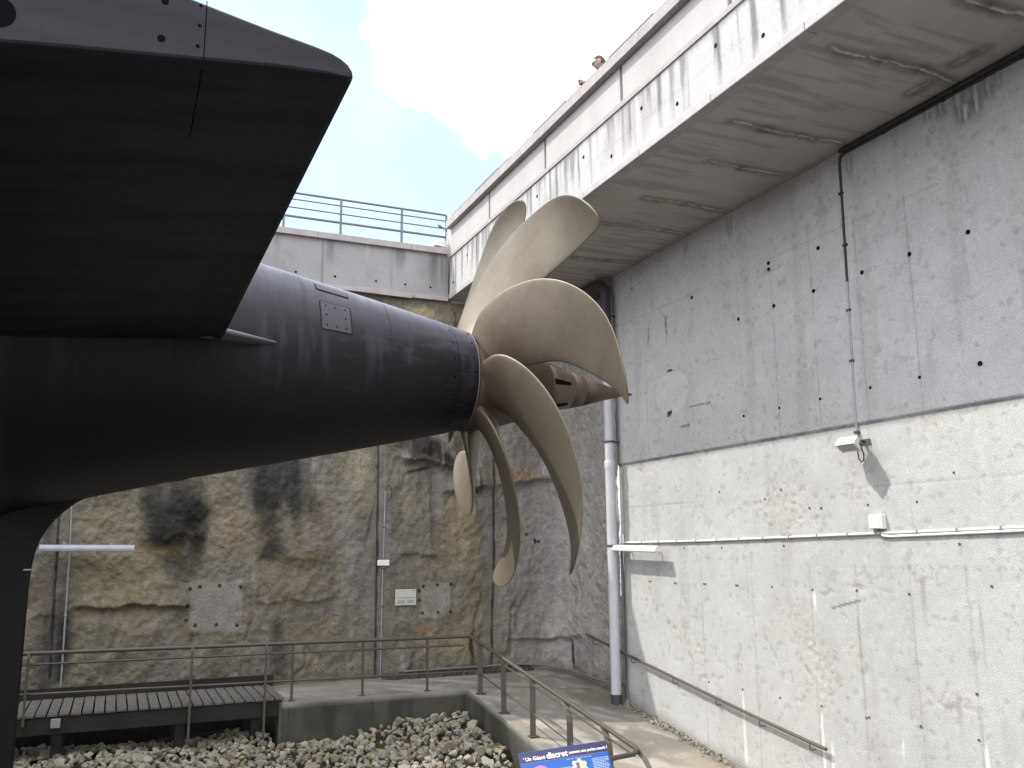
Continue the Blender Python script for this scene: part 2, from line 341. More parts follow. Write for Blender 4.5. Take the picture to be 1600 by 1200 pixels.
def rock_colour(u, v, d, crack, pat1, pat2):
    n1 = fbm(u*.9, v*.5, 71, 5, .6); n2 = fbm(u*2.6, v*1.1, 72, 5, .6); n3 = fbm(u*7, v*6, 73, 4, .6)
    c = np.zeros(u.shape+(3,))+np.array([.245, .217, .165])
    c = lerp3(c, (.228, .208, .178), smooth(-.15, .35, n1))
    c = lerp3(c, (.23, .19, .125), .45*smooth(.10, .6, -n2))
    c = lerp3(c, (.29, .265, .21), .3*smooth(.15, .5, n3))
    c = c*.69
    n4 = fbm(u*14, v*12, 74, 4, .65); c = c*(1+.10*n4)[..., None]
    c = lerp3(c, (.13, .122, .11), .35*smooth(.18, .6, fbm(u*1.3, v*.45, 75, 4, .5)))
    # greyer towards the corner on the right
    c = lerp3(c, (.215, .20, .19), .85*smooth(bp(745, 900)[0], bp(820, 900)[0], u+.35*n2))
    c = lerp3(c, (.31, .295, .275), .7*smooth(8.0, 8.7, u+.2*n2))
    for (px, py, rx, ry, ang, k, col, sd) in (
        (268, 812, .60, .72, 0, .92, (.060, .058, .056), 3), (305, 800, .28, .38, 0, .6, (.04, .04, .04), 4),
        (240, 790, .22, .5, 0, .55, (.05, .05, .05), 14), (285, 880, .25, .5, .2, .4, (.10, .095, .085), 15),
        (440, 735, .55, .85, 0, .75, (.10, .098, .095), 5), (418, 815, .28, .85, 0, .62, (.09, .085, .075), 6), (480, 715, .30, .45, 0, .55, (.12, .115, .11), 16),
        (425, 905, .5, .5, 0, .35, (.14, .115, .075), 17), (668, 709, .50, .055, -.28, .85, (.05, .045, .04), 70), (655, 734, .38, .045, .25, .7, (.07, .06, .05), 71), (715, 690, .12, .30, 0, .45, (.08, .07, .06), 72), (712, 820, .03, .8, .06, .5, (.11, .09, .06), 73), (575, 830, .035, .8, -.2, .5, (.10, .09, .08), 74), (425, 860, .25, .2, 0, .6, (.08, .075, .07), 75), (870, 745, .3, .06, .1, .5, (.10, .08, .06), 76), (285, 930, .25, .5, 0, .3, (.12, .11, .09), 77), (462, 770, .16, .9, .05, .6, (.085, .083, .08), 51), (405, 770, .14, .9, 0, .55, (.07, .068, .066), 52), (490, 790, .2, .4, .3, .45, (.11, .105, .10), 53), (285, 770, .35, .3, 0, .5, (.07, .068, .066), 54), (310, 850, .18, .35, 0, .6, (.05, .048, .045), 55), (560, 900, .12, 1.2, 0, .4, (.13, .125, .12), 56), (545, 800, .10, .7, .1, .35, (.15, .14, .13), 57), (620, 790, .08, .9, 0, .35, (.16, .145, .125), 58), (760, 870, .16, 1.2, 0, .35, (.13, .12, .11), 59), (740, 760, .25, .3, 0, .5, (.10, .085, .07), 60), (860, 850, .2, 1.4, 0, .3, (.15, .145, .14), 61),
        (655, 695, .62, .30, -.15, .80, (.085, .075, .070), 7), (690, 715, .4, .16, -.4, .7, (.05, .045, .04), 18), (725, 700, .2, .35, 0, .3, (.13, .1, .07), 19),
        (468, 875, .45, .22, .1, .65, (.12, .10, .065), 8), (250, 860, .5, .12, 0, .35, (.16, .12, .05), 20), (160, 815, .4, .14, 0, .4, (.18, .14, .07), 21),
        (680, 790, .14, 1.0, .03, .6, (.17, .16, .155), 9), (600, 850, .14, 1.6, 0, .5, (.21, .20, .19), 10), (548, 860, .30, 1.3, .12, .4, (.20, .19, .18), 22),
        (85, 1010, .28, .85, 0, .70, (.075, .070, .062), 11), (70, 800, .30, .55, 0, .75, (.06, .06, .06), 12), (60, 930, .25, .3, 0, .4, (.14, .12, .09), 23),
        (435, 1020, .22, .65, 0, .55, (.11, .105, .10), 13), (510, 945, .45, .25, 0, .45, (.15, .14, .13), 24), (330, 1040, .3, .3, 0, .4, (.14, .12, .09), 25),
        (690, 850, .2, .5, .1, .45, (.15, .11, .07), 26), (800, 745, .7, .12, .05, .55, (.22, .15, .08), 27), (800, 990, .8, .10, 0, .35, (.13, .12, .11), 28),
        (720, 830, .42, .9, .1, .45, (.245, .195, .125), 29), (370, 830, .5, .6, 0, .3, (.29, .23, .145), 30), (180, 900, .8, .5, 0, .25, (.30, .25, .15), 31), (560, 740, .3, .6, 0, .35, (.31, .27, .20), 36),
        (668, 985, .28, .12, 0, .5, (.24, .15, .07), 32), (383, 965, .04, .30, 0, .45, (.26, .17, .10), 33), (345, 995, .35, .06, 0, .3, (.22, .16, .10), 34),
        (700, 1010, .6, .2, 0, .25, (.24, .18, .11), 35), (600, 485, .3, .25, 0, .4, (.16, .15, .13), 37), (660, 490, .4, .15, 0, .4, (.42, .37, .22), 38), (700, 1050, .5, .2, 0, .5, (.16, .14, .12), 39),
        (735, 1010, .07, .42, 0, .85, (.075, .035, .028), 40), (895, 1010, .05, .35, 0, .7, (.07, .065, .06), 41), (930, 1000, .3, .5, 0, .3, (.15, .14, .135), 42)):
        if max(col) < .12: col = tuple(q*.45 for q in col)
        c = lerp3(c, col, min(.97, k*1.4)*rot_ell(u, v, px, py, rx, ry, ang, .65, .30, sd))
    g = np.maximum(pat1, pat2)
    c = lerp3(c, (.27, .26, .24), .75*g*(.7+.3*n3))
    str_ = smooth(.25, .6, fbm(u*5, v*.5, 81, 3)); c = lerp3(c, (.36, .345, .31), .3*str_*smooth(.0, .4, n1))
    c = lerp3(c, (.13, .125, .12), .45*(1-smooth(.02, .14, crack))); c = lerp3(c, (.03, .03, .03), 1-smooth(.010, .022, crack))
    for (px, py) in ((297, 920), (312, 917), (343, 915), (376, 917), (293, 947), (291, 970), (305, 977), (338, 976), (370, 977), (661, 916), (683, 914), (704, 913), (655, 938), (660, 958), (684, 957), (704, 956), (655, 923), (870, 700), (746, 768), (834, 843), (835, 847), (840, 846), (822, 835)):
        a, z_ = bp(px, py); c = lerp3(c, (.02, .018, .015), 1-smooth(.022, .045, np.hypot(u-a, v-z_)))
    base = smooth(-2.2, -2.45, v+.1*n2); c = lerp3(c, (.12, .11, .095), .5*base); c = lerp3(c, (.015, .015, .014), .95*smooth(-2.40, -2.55, v)*smooth(2.75, 2.6, u))  # wall under the boardwalk painted near black to stand for its shade
    return c
ss = np.concatenate([np.arange(-30, -2.0, .5), np.arange(-2.0, 10.9, .024)]); zz = np.arange(-3.7, 5.5, .024)
sg, zg = np.meshgrid(ss, zz, indexing='ij')
rd, rck, rp1, rp2 = rock_fields(sg, zg); rx_, ry_, rnx, rny = rock_path(sg)
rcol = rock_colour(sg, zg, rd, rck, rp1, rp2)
rough_top = smooth(4.9, 5.35, zg)*.0
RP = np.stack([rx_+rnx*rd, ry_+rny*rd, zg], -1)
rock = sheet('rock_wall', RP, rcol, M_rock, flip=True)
tag(rock, 'tall tan and grey rough rock wall stained black, behind the walkway', 'wall')
def rock_y(x, z): d, *_ = rock_fields(np.array([float(x)]), np.array([float(z)])); return YB-float(d[0])

# ------------------------------------------------------------------ concrete top of the back wall
xs = np.arange(-30, XF+.001, .04); zs = np.arange(5.16, 6.19, .03); ug, vg = np.meshgrid(xs, zs, indexing='ij')
n1 = fbm(ug*1.2, vg*1.2, 201, 4); n2 = fbm(ug*5, vg*.7, 202, 4)
cc = np.zeros(ug.shape+(3,))+np.array([.270, .265, .268]); cc = lerp3(cc, (.215, .21, .213), smooth(-.1, .4, n1)*.6)
cc = lerp3(cc, (.25, .19, .17), .55*smooth(6.12, 6.18, vg+.06*n2+.02)); cc = lerp3(cc, (.26, .20, .17), .35*smooth(5.27, 5.2, vg+.06*n1))
for k, (px, w, L, s_) in enumerate(((514, .09, .6, .5), (622, .11, .55, .6), (630, .05, .4, .4), (677, .13, .9, .7), (690, .06, .9, .6), (430, .1, .5, .35), (330, .1, .6, .4), (697, .05, 1.2, .7), (572, .05, .35, -.4))):
    x0 = bp(px, 430)[0]; m = (1-smooth(.3, 1.1, np.abs(ug-x0+.02*n1)/w+.5*n2))*smooth(6.2-L*1.2, 6.2-L*.2, vg)
    cc = lerp3(cc, (.10, .095, .095) if s_ > 0 else (.5, .49, .48), abs(s_)*m)
for k in range(-8, 8):
    x0 = 4.86+1.42*k; cc = lerp3(cc, (.12, .12, .12), .65*(1-smooth(.004, .03, np.abs(ug-x0+.01*n1))))
ex = MB()
for x0 in (2.919, 3.701, 4.551, 5.176, 5.725, 2.1, 1.3):
    ex.disc((x0, YB-.06, 5.43), (0, -1, 0), .024, mi=1)
ex.box((-12.0, YB-.082, 5.20), (36.2, .075, .09), mi=2)                 # drip band along its foot
ex.box((4.72, YB-.13, 5.19), (1.15, .05, .11), rot=Euler((0, .02, 0)), mi=2)      # broken mortar strip
P = np.stack([ug, np.full_like(ug, YB-.06), vg], -1)
up = sheet('parapet_wall', P, cc, [M_conc, M_hole, M_cope], extra=ex, flip=True)
tag(up, 'pale grey concrete parapet wall on top of the rock wall with a row of tie holes', 'wall')
b = MB()
x = -30.0
while x < XF-.06:
    w = min(.98, XF-.06-x); b.box((x+w/2, YB+.07, 6.245), (w-.006, .42, .13), bev=.006); x += .98
b.build('coping', M_cope, up)
b = MB(); b.box((-11.95, YB+.15, 5.67), (36.0, .40, 1.0)); b.box((7.56, YB+.16, 6.0), (2.7, .36, 1.7)); b.build('core', M_plain, up)

# railing above it
rt = thing('guard_railing', 'thin grey four-rail guard railing on the parapet wall against the sky', 'railing', (3.9, 17.75, 6.1))
for x0 in (-1.2, 0.2, 1.55, 2.72, 3.9, 5.23, 6.25):
    MB().box((x0, 17.75, 6.69), (.045, .045, 1.18)).build('post', M_railg, rt)
for z0, r0 in ((7.29, .026), (7.15, .016), (6.97, .016), (6.775, .028)):
    MB().tube([(-3, 17.75, z0), (6.25, 17.75, z0)], r0, 8).build('rail', M_railg, rt)
MB().box((6.12, 17.72, 6.99), (.16, .05, .03), rot=Euler((0, .4, 0))).build('clamp', M_railg, rt)
sp = thing('spotlight_box', 'small grey box-shaped spotlight on the coping beside the corner', 'spotlight', (5.98, 17.45, 6.3))
MB().box((5.99, 17.48, 6.50), (.26, .25, .13), rot=Euler((.15, .06, .1)), bev=.012).build('housing', M_white, sp)
MB().box((5.95, 17.46, 6.37), (.2, .04, .15), rot=Euler((0, .5, 0))).build('bracket', M_galv, sp)

# ------------------------------------------------------------------ right-hand concrete wall
def wp(px, py): q = onX(px, py, XR); return q[1], q[2]
ys = axis_list(-8, 4.6, 14.55, 14.56, .022, .3); zs = np.arange(-3.9, 5.22, .022); ug, vg = np.meshgrid(ys, zs, indexing='ij')
n1 = fbm(ug*.8, vg*.8, 301, 5, .55); n2 = fbm(ug*3, vg*3, 302, 4, .6); n3 = fbm(ug*12, vg*12, 303, 3, .6); nv_ = fbm(ug*3.5, vg*.35, 304, 4, .55)
top = smooth(1.515, 1.525, vg)
cc = np.zeros(ug.shape+(3,))+np.array([.395, .395, .385]); cc = lerp3(cc, (.425, .42, .425), top*.9)
cc = cc*(1+.07*n1+.05*n2)[..., None]
cc = lerp3(cc, (.33, .325, .315), .45*smooth(.1, .5, nv_)); 
disp = .004*n2+.0015*n3
# formwork joints
def vline(px, py, k, w=.012, z0=-4, z1=6):
    global cc, disp
    y0 = wp(px, py)[0]; d = np.abs(ug-y0+.008*n1); m = (1-smooth(w*.3, w, d))*smooth(z0-.05, z0, vg)*(1-smooth(z1, z1+.05, vg))*(.55+.45*smooth(-.3, .2, n2))
    cc = lerp3(cc, (.15, .15, .155), k*m); disp -= .004*m
def hline(z0, k, w=.012, y0=-8, y1=15):
    global cc, disp
    d = np.abs(vg-z0+.006*n1); m = (1-smooth(w*.3, w, d))*smooth(y0-.05, y0, ug)*(1-smooth(y1, y1+.05, ug))*(.4+.6*smooth(-.3, .2, n2))
    cc = lerp3(cc, (.15, .15, .155), k*m); disp -= .003*m
for px in (1010, 1083, 1160, 1215, 1278, 1353, 1438, 1530): vline(px, 560, .45, z0=1.55, z1=4.2)
for px in (1100, 1180, 1272, 1345, 1430, 1520): vline(px, 1000, .38, w=.02, z0=-3.9, z1=-.25)
for px in (1200, 1420, 1090): vline(px, 740, .2, z0=.2, z1=1.5)
hline(4.18, .4, y0=7.0); hline(2.95, .25); hline(.72, .4, y0=12.2); hline(.72, .2, y0=6.0, y1=9.0); hline(-.28, .35, y0=4, y1=10.2); hline(-2.35, .2, y0=9, y1=13)
hline(1.52, .85, w=.03)
# round patched opening
y0, z0 = wp(1052, 613); rr_ = np.hypot((ug-y0)/.50, (vg-z0)/.37)
cc = lerp3(cc, (.47, .47, .47), .75*(1-smooth(.95, 1.05, rr_))); cc = lerp3(cc, (.17, .17, .17), .6*(1-smooth(.0, .05, np.abs(rr_-1.0)))*smooth(-.1, .3, n2))
for (px, py, w, h) in ((1050, 579, .10, .015), (1048, 647, .07, .045)):
    a, z_ = wp(px, py); m = (np.abs(ug-a+.02*n3) < w) & (np.abs(vg-z_+.015*n2) < h*(1+n3)); cc[m] = (.02, .02, .02)
a, z_ = wp(1043, 515); m = (np.abs(ug-a) < .045*np.clip((vg-z_+.3)/.5, 0, 1)) & (np.abs(vg-z_) < .24); cc = lerp3(cc, (.05, .05, .05), m*.8*(.4+.6*smooth(-.3, .3, n3)))
for (p0, p1) in (((1080, 636), (1112, 629)), ((1066, 667), (1080, 664)), ((1015, 512), (1015, 540)), ((1300, 950), (1345, 938))):
    d, _ = seg_dist(ug, vg, wp(*p0), wp(*p1)); cc = lerp3(cc, (.10, .10, .10), .8*(1-smooth(.008, .02, d)))
# honeycombed patches
for (px, py, ry, rz, k) in ((1222, 790, .75, .42, 1), (1350, 760, .35, .35, .8), (1445, 890, .40, .18, .9), (1065, 980, .40, .30, .8), (1090, 1020, .30, .28, .9), (1275, 1060, .45, .5, .75), (1335, 920, .28, .07, .9), (1240, 970, .5, .4, .5), (1500, 1095, .5, .14, .8), (1470, 690, .45, .3, .5), (1110, 700, .9, .12, .5), (1020, 735, .9, .08, .6), (1310, 655, 1.2, .08, .5), (1010, 920, .15, .5, .6), (1330, 1020, .2, .3, .5), (1500, 650, .9, .12, .5)):
    a, z_ = wp(px, py); m = (1-smooth(.5, 1.1, np.hypot((ug-a)/ry, (vg-z_)/rz)+.9*n2*k))
    pit = smooth(.12, .38, fbm(ug*16, vg*16, 320+int(px) % 7, 3, .6)+.35*fbm(ug*4, vg*4, 330, 3))*m*k
    disp -= .009*pit; cc = lerp3(cc, (.24, .235, .22), .5*pit); cc = lerp3(cc, (.42, .41, .37), .3*m)
for (p0, p1, w) in (((1015, 935), (1060, 990), .06), ((1060, 990), (1085, 1050), .06), ((1085, 1050), (1130, 1060), .04), ((1280, 925), (1345, 915), .03), ((1245, 1020), (1290, 1090), .03), ((1290, 1090), (1330, 1065), .03), ((1450, 1095), (1530, 1110), .03), ((1195, 980), (1215, 1040), .05), ((1345, 920), (1348, 945), .03)):
    d, _ = seg_dist(ug+.09*n2, vg+.09*fbm(ug*3, vg*3, 340), wp(*p0), wp(*p1)); m = (1-smooth(.3, 1.2, d/w+.4*n3))
    m = m*smooth(-.15, .25, fbm(ug*10, vg*10, 345, 3)); disp -= .006*m; cc = lerp3(cc, (.24, .235, .22), .5*m)
# little pits everywhere
spk = smooth(.30, .5, fbm(ug*20, vg*20, 352, 2)); cc = lerp3(cc, (.50, .50, .48), .30*spk)
pits = smooth(.46, .56, fbm(ug*11, vg*11, 350, 2)); cc = lerp3(cc, (.24, .24, .235), .35*pits); disp -= .003*pits
# white lime runs and damp marks
for (px, py, L, w) in ((1160, 1070, 1.2, .05), (1283, 1108, .9, .035), (1300, 1160, .6, .05), (1272, 920, .35, .04), (1540, 1160, .5, .06), (1410, 1150, .3, .03)):
    a, z_ = wp(px, py); m = (1-smooth(.25, 1.0, np.abs(ug-a+.01*n2)/(w*(.45+.75*np.clip((z_-vg)/L, 0, 1)))))*smooth(z_+.02, z_-.1, vg)*smooth(z_-L, z_-L+.2, vg)
    cc = lerp3(cc, (.72, .71, .69), .85*m*(.6+.4*smooth(-.3, .3, n2)))
for (px, py, L, w) in ((1497, 1080, .7, .05), (1440, 900, .8, .04), (1340, 960, 1.0, .03), (1530, 940, 1.0, .03)):
    a, z_ = wp(px, py); m = (1-smooth(.3, 1.0, np.abs(ug-a)/w+.4*n2))*smooth(z_+.05, z_-.1, vg)*smooth(z_-L, z_, vg); cc = lerp3(cc, (.23, .225, .21), .6*m)
# leaks just below the soffit
for (px, py, L, w) in ((1327, 232, .36, .035), (1141, 332, .40, .045), (1497, 130, .5, .06), (1525, 125, .45, .05), (1545, 115, .3, .04), (1470, 150, .25, .04), (1450, 165, .2, .03), (1073, 372, .25, .04), (1560, 105, .25, .03), (1510, 165, .2, .05)):
    a, z_ = wp(px, py); t = np.clip((z_-vg)/L, 0, 1)
    halo = (1-smooth(.5, 2.4, np.abs(ug-a)/w+.6*n2))*smooth(z_+.08, z_, vg)*smooth(z_-L*1.25, z_-L*.7, vg)
    cc = lerp3(cc, (.13, .125, .125), .7*halo)
    m = (1-smooth(.4, 1.0, np.abs(ug-a+.012*n2)/(w*(1-.6*t))+.3*n3))*smooth(z_+.05, z_-.02, vg)*smooth(z_-L, z_-L*.8, vg); cc = lerp3(cc, (.50, .48, .44), .85*m); disp += .012*m
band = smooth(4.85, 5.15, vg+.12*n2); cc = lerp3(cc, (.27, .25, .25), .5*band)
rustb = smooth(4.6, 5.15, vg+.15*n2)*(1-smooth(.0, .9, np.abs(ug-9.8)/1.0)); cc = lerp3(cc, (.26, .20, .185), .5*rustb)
# foot: dirt, moss
zfoot = -2.47-.148*np.maximum(0, 15.4-ug)-.2; ft = smooth(.30, .0, vg-zfoot+.10*n2); cc = lerp3(cc, (.20, .185, .15), .6*ft)
cc = lerp3(cc, (.14, .135, .13), .6*smooth(14.40, 14.54, ug+.03*n2))
ex = MB()
holes = [(900+.4375*a, 350+.4375*c) for a, c in ((1407, 30), (1198, 109), (1028, 174), (871, 87), (693, 141), (694, 162), (586, 340), (419, 263), (855, 240), (713, 293), (1451, 499), (1234, 548), (1058, 585), (879, 625), (733, 657), (605, 686), (205, 230), (1350, 888), (1218, 992), (1043, 1003), (875, 1015), (834, 1015), (675, 983), (732, 948), (512, 957))]
holes += [(900+.4375*a, 750+.4373*c) for a, c in ((387, 242), (521, 242), (1370, 229), (742, 235), (1485, 380), (1432, 765), (262, 362), (268, 362), (352, 368), (358, 369), (457, 371), (463, 372), (572, 376), (578, 377), (700, 382), (845, 392), (1003, 395), (1190, 407), (730, 778), (1048, 848), (1038, 850), (1232, 880), (878, 808), (1440, 930), (595, 748), (475, 722))]
for i, (px, py) in enumerate(holes):
    a, z_ = wp(px, py); off = .032 if z_ > 1.52 else .002
    ex.disc((XR-off, a, z_), (-1, 0, 0), .030 if i < 11 else (.021 if i < 17 else .016), mi=1 if i < 17 else 3, n=9, depth=.005)
proud = .03*top
P = np.stack([XR-proud-disp, ug, vg], -1)
ex.add([(XR-.0, 14.56, -3.9), (XR+.5, 14.56, -3.9), (XR+.5, 14.56, 5.2), (XR-.0, 14.56, 5.2)], [[0, 3, 2, 1]], mi=2)
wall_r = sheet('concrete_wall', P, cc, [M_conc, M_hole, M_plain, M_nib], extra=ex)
tag(wall_r, 'high pitted grey concrete wall on the right under the overhanging deck, lower half sunlit', 'wall')

# ------------------------------------------------------------------ overhanging deck
deck = thing('overhanging_deck', 'overhanging concrete deck with stained fascia and long parapet above the right wall', 'deck', (XF, 10, ZS))
# fascia
ys = np.arange(-8, 17.24, .03); zs = np.arange(5.31, 6.12, .03); ug, vg = np.meshgrid(ys, zs, indexing='ij')
n1 = fbm(ug*.9, vg*.9, 401, 4); n2 = fbm(ug*9, vg*.55, 402, 4, .6); n3 = fbm(ug*3, vg*3, 403, 4, .6); n4 = fbm(ug*2.6, vg*.3, 404, 3)
cc = np.zeros(ug.shape+(3,))+np.array([.41, .40, .398]); cc = lerp3(cc, (.29, .262, .258), .6*smooth(-.1, .5, n1))
st = smooth(.04, .42, n2+.40*n4+.35*(vg-5.7)); cc = lerp3(cc, (.15, .145, .14), .75*st*smooth(5.25, 5.9, vg+.25*n3))
cc = lerp3(cc, (.20, .18, .18), .65*smooth(6.0, 6.11, vg+.06*n2))
cc = lerp3(cc, (.52, .51, .50), .5*smooth(.25, .5, fbm(ug*5, vg*.4, 405, 3)))
for k, px in enumerate((1032, 985, 905, 870, 860, 830, 745, 722, 712, 1125, 1180, 1225)):
    y0 = onX(px, 465-.75*(px-700)-30, XF)[1]; w = (.05, .03, .03, .04, .03, .03, .06, .05, .04, .04, .06, .04)[k]
    m = (1-smooth(.3, 1.3, np.abs(ug-y0+.02*n3)/w+.5*n2)); cc = lerp3(cc, (.10, .10, .095), .8*m*smooth(5.2, 5.75, vg+.2*n3))
for k in range(14):
    y0 = 17.2-1.25*k; cc = lerp3(cc, (.2, .2, .2), .5*(1-smooth(.004, .03, np.abs(ug-y0+.01*n1))))
cc = lerp3(cc, (.25, .25, .25), .25*(1-smooth(.004, .03, np.abs(vg-5.68+.01*n1))))
ex = MB()
for k in range(18):
    ex.disc((XF, 17.0-.83*k, 5.86 if k % 2 else 5.52), (-1, 0, 0), .03, mi=1)
P = np.stack([np.full_like(ug, XF), ug, vg], -1)
sheet('fascia', P, cc, [M_conc, M_hole], deck, ex)
# chamfer strip under the fascia
b = MB(); yy = -8.0
while yy < 17.2:
    w = min(1.6, 17.236-yy); b.box((XF+.06, yy+w/2-.004, 5.2525), (.17, w-.008, .115), bev=.012); yy += 1.6
b.build('edge_strip', mat('pale_edge_concrete', (.37, .355, .35), .9, var=.12, scale=5, bump=.2, spec=.2), deck)
# soffit
xs = np.arange(XF+.14, 8.95, .02); ys = axis_list(-8, 4.2, 17.2, 17.21, .022, .3); ug, vg = np.meshgrid(xs, ys, indexing='ij')
n1 = fbm(ug*.9, vg*.9, 501, 5); n2 = fbm(ug*3.5, vg*3.5, 502, 4, .6); n3 = fbm(ug*14, vg*14, 503, 3); nb = fbm(ug*1.2, vg*10, 504, 3)
cc = np.zeros(ug.shape+(3,))+np.array([.42, .385, .352]); cc = lerp3(cc, (.48, .452, .42), .7*smooth(-.3, .4, n1)); cc = lerp3(cc, (.22, .20, .18), .4*smooth(.1, .5, nb+.4*n1))
hgt = np.zeros_like(ug)
def sp_(px, py): q = onZ(px, py, ZS); return q[0], q[1]
CK = [[(1300, 75), (1380, 95), (1440, 108), (1492, 128)], [(1145, 190), (1195, 200), (1250, 212), (1313, 223)], [(1110, 252), (1160, 262), (1225, 273)], [(1008, 309), (1075, 319), (1141, 331)], [(898, 402), (950, 407), (1003, 410)], [(1500, -5), (1545, 8), (1600, 22)], [(1000, 355), (1040, 360), (1074, 367)], [(1420, 145), (1450, 130)], [(1490, 100), (1540, 75)]]
CK += [[(920, 345), (985, 353)], [(935, 430), (960, 436)]]
for ci, L in enumerate(CK):
    if ci < 9: Lp = [sp_(*p) for p in L]
    else: Lp = [sp_(*p) for p in L]
    for q0, q1 in zip(Lp[:-1], Lp[1:]):
        d, t = seg_dist(ug+.03*n2, vg+.05*n2, q0, q1)
        halo = (1-smooth(.02, .16, d+.06*n2)); cc = lerp3(cc, (.10, .092, .085), .55*halo)
        w = .022*(1+.9*n3+.5*n2); m = (1-smooth(.35, 1.0, d/np.maximum(w, .004))); cc = lerp3(cc, (.60, .57, .52), (.85 if ci < 7 else .45)*m); hgt += .008*m
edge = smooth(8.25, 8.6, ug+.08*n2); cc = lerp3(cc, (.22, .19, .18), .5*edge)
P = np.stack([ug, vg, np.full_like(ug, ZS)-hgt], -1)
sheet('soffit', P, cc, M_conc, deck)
# slab body, ledge, parapet panels, coping
MB().box((7.55, 4.62, 5.60), (2.75, 25.2, .5)).build('slab', M_plain, deck)
MB().box((XF+.21, 4.62, 6.16), (.46, 25.235, .085), bev=.008).build('ledge', M_cope, deck)
gaps = [17.25, 15.03, 12.56, 10.07, 7.6, 5.1, 2.6, .1, -2.4, -4.9, -7.9]
for a, c in zip(gaps[:-1], gaps[1:]):
    MB().box((XF+.11, (a+c)/2, 6.485), (.18, a-c-.075, .56), bev=.008).build('parapet_panel', M_panel, deck)
MB().box((XF+.28, 4.62, 6.485), (.15, 25.1, .55)).build('parapet_backing', M_gapd, deck)
cp = MB(); k = 0; yy = 17.25
while yy > -7.5:
    cp.box((XF+.14, yy-.98/2, 6.855), (.46, .974, .17), bev=.006); yy -= .98
cpo = cp.build('coping', M_cope, deck)
sl = MB(); yy = 16.9; k = 0
while yy > -7:
    L = (1.35, 1.2, 1.5, 1.25)[k % 4]; sl.box((XF+.0, yy-L/2, 6.954+(.01 if k % 2 else 0)), (.16, L-.02, .022+(.02 if k % 2 else 0))); yy -= L; k += 1
sl.build('metal_flashing', M_slate, cpo)

# ------------------------------------------------------------------ landing, ramp, kerb
def ramp_z(x, y):
    base = -2.43-.148*np.maximum(0, 15.3-y); return base-.20*smooth(5.95, 8.6, x)*smooth(16.9, 14.8, y)
xs = np.arange(2.64, 9.0, .04); ys = np.arange(15.38, 17.5, .04)
def floor_col(u, v):
    n1 = fbm(u*1.1, v*1.1, 601, 5, .55); n2 = fbm(u*4, v*4, 602, 4, .6); nd = fbm((u+v*.8)*3, (v-u*.8)*.6, 603, 4)
    c = np.zeros(u.shape+(3,))+np.array([.215, .203, .178]); c = lerp3(c, (.155, .142, .118), .7*smooth(-.1, .45, n1)); c = lerp3(c, (.37, .36, .33), .5*smooth(.1, .5, n2))
    c = lerp3(c, (.38, .32, .24), .55*smooth(12.8, 11.0, v+.4*n1))
    c = lerp3(c, (.42, .405, .37), .5*smooth(.2, .5, nd))
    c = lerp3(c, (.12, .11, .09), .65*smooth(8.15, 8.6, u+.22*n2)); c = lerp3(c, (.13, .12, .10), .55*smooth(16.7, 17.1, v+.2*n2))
    for (px, py, r, k) in ((905, 1070, .5, .6), (940, 1085, .6, .6), (990, 1130, .35, .4), (1090, 1175, .3, .4), (880, 1062, .3, .5)):
        q = onZ(px, py, -2.6); c = lerp3(c, (.12, .10, .075), k*(1-smooth(.3, 1.2, np.hypot(u-q[0], (v-q[1])*.7)/r+.6*n2)))
    q = onZ(802, 1121, -2.6); c = lerp3(c, (.30, .17, .07), .7*(1-smooth(.3, 1.1, np.hypot(u-q[0], v-q[1])/.12+.5*n2)))
    return c
ug, vg = np.meshgrid(xs, ys, indexing='ij'); P = np.stack([ug, vg, ramp_z(ug, vg)+.004*fbm(ug*3, vg*3, 5)], -1)
tag(sheet('landing', P, floor_col(ug, vg), M_floor), kind='structure')
xs = np.arange(5.84, 9.0, .04); ys = np.arange(2.0, 15.385, .04); ug, vg = np.meshgrid(xs, ys, indexing='ij')
P = np.stack([ug, vg, ramp_z(ug, vg)+.004*fbm(ug*3, vg*3, 5)+.03*smooth(8.3, 8.62, ug+.1*fbm(ug*4, vg*4, 9))], -1)
tag(sheet('ramp', P, floor_col(ug, vg), M_floor), kind='structure')
# concrete faces towards the rock bed
def face(P0, P1, ztop, zbot, name, n=(0, -1, 0)):
    L = math.dist(P0, P1); a = np.arange(0, L+.001, .04); h = np.arange(0, 1.001, .05); ag, hg = np.meshgrid(a, h, indexing='ij')
    x = P0[0]+(P1[0]-P0[0])*ag/L; y = P0[1]+(P1[1]-P0[1])*ag/L; zt = ztop(x, y); z = zbot+(zt-zbot)*hg
    n1 = fbm(ag*1.5, z*1.5, 620, 4); n2 = fbm(ag*6, z*.8, 621, 4)
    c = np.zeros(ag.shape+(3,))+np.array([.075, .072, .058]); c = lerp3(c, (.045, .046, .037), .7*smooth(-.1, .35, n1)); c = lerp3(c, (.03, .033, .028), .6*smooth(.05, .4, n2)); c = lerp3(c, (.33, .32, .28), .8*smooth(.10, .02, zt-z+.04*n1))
    return np.stack([x, y, z], -1), c
P, c = face((2.64, 15.37), (5.84, 15.37), lambda x, y: ramp_z(x, y)+.002, -3.6, '')
tag(sheet('landing_edge', P, c, M_floor, flip=True), kind='structure')
P, c = face((5.835, 15.38), (5.835, 2.0), lambda x, y: ramp_z(x, y)+.002, -4.6, '')
tag(sheet('ramp_edge', P, c, M_floor, flip=True), kind='structure')
b = MB(); b.box((2.62, 16.3, -3.0), (.04, 1.9, 1.15)); tag(b.build('landing_end', mat('stained_concrete', (.09, .085, .072), .95, var=.3)), kind='structure')

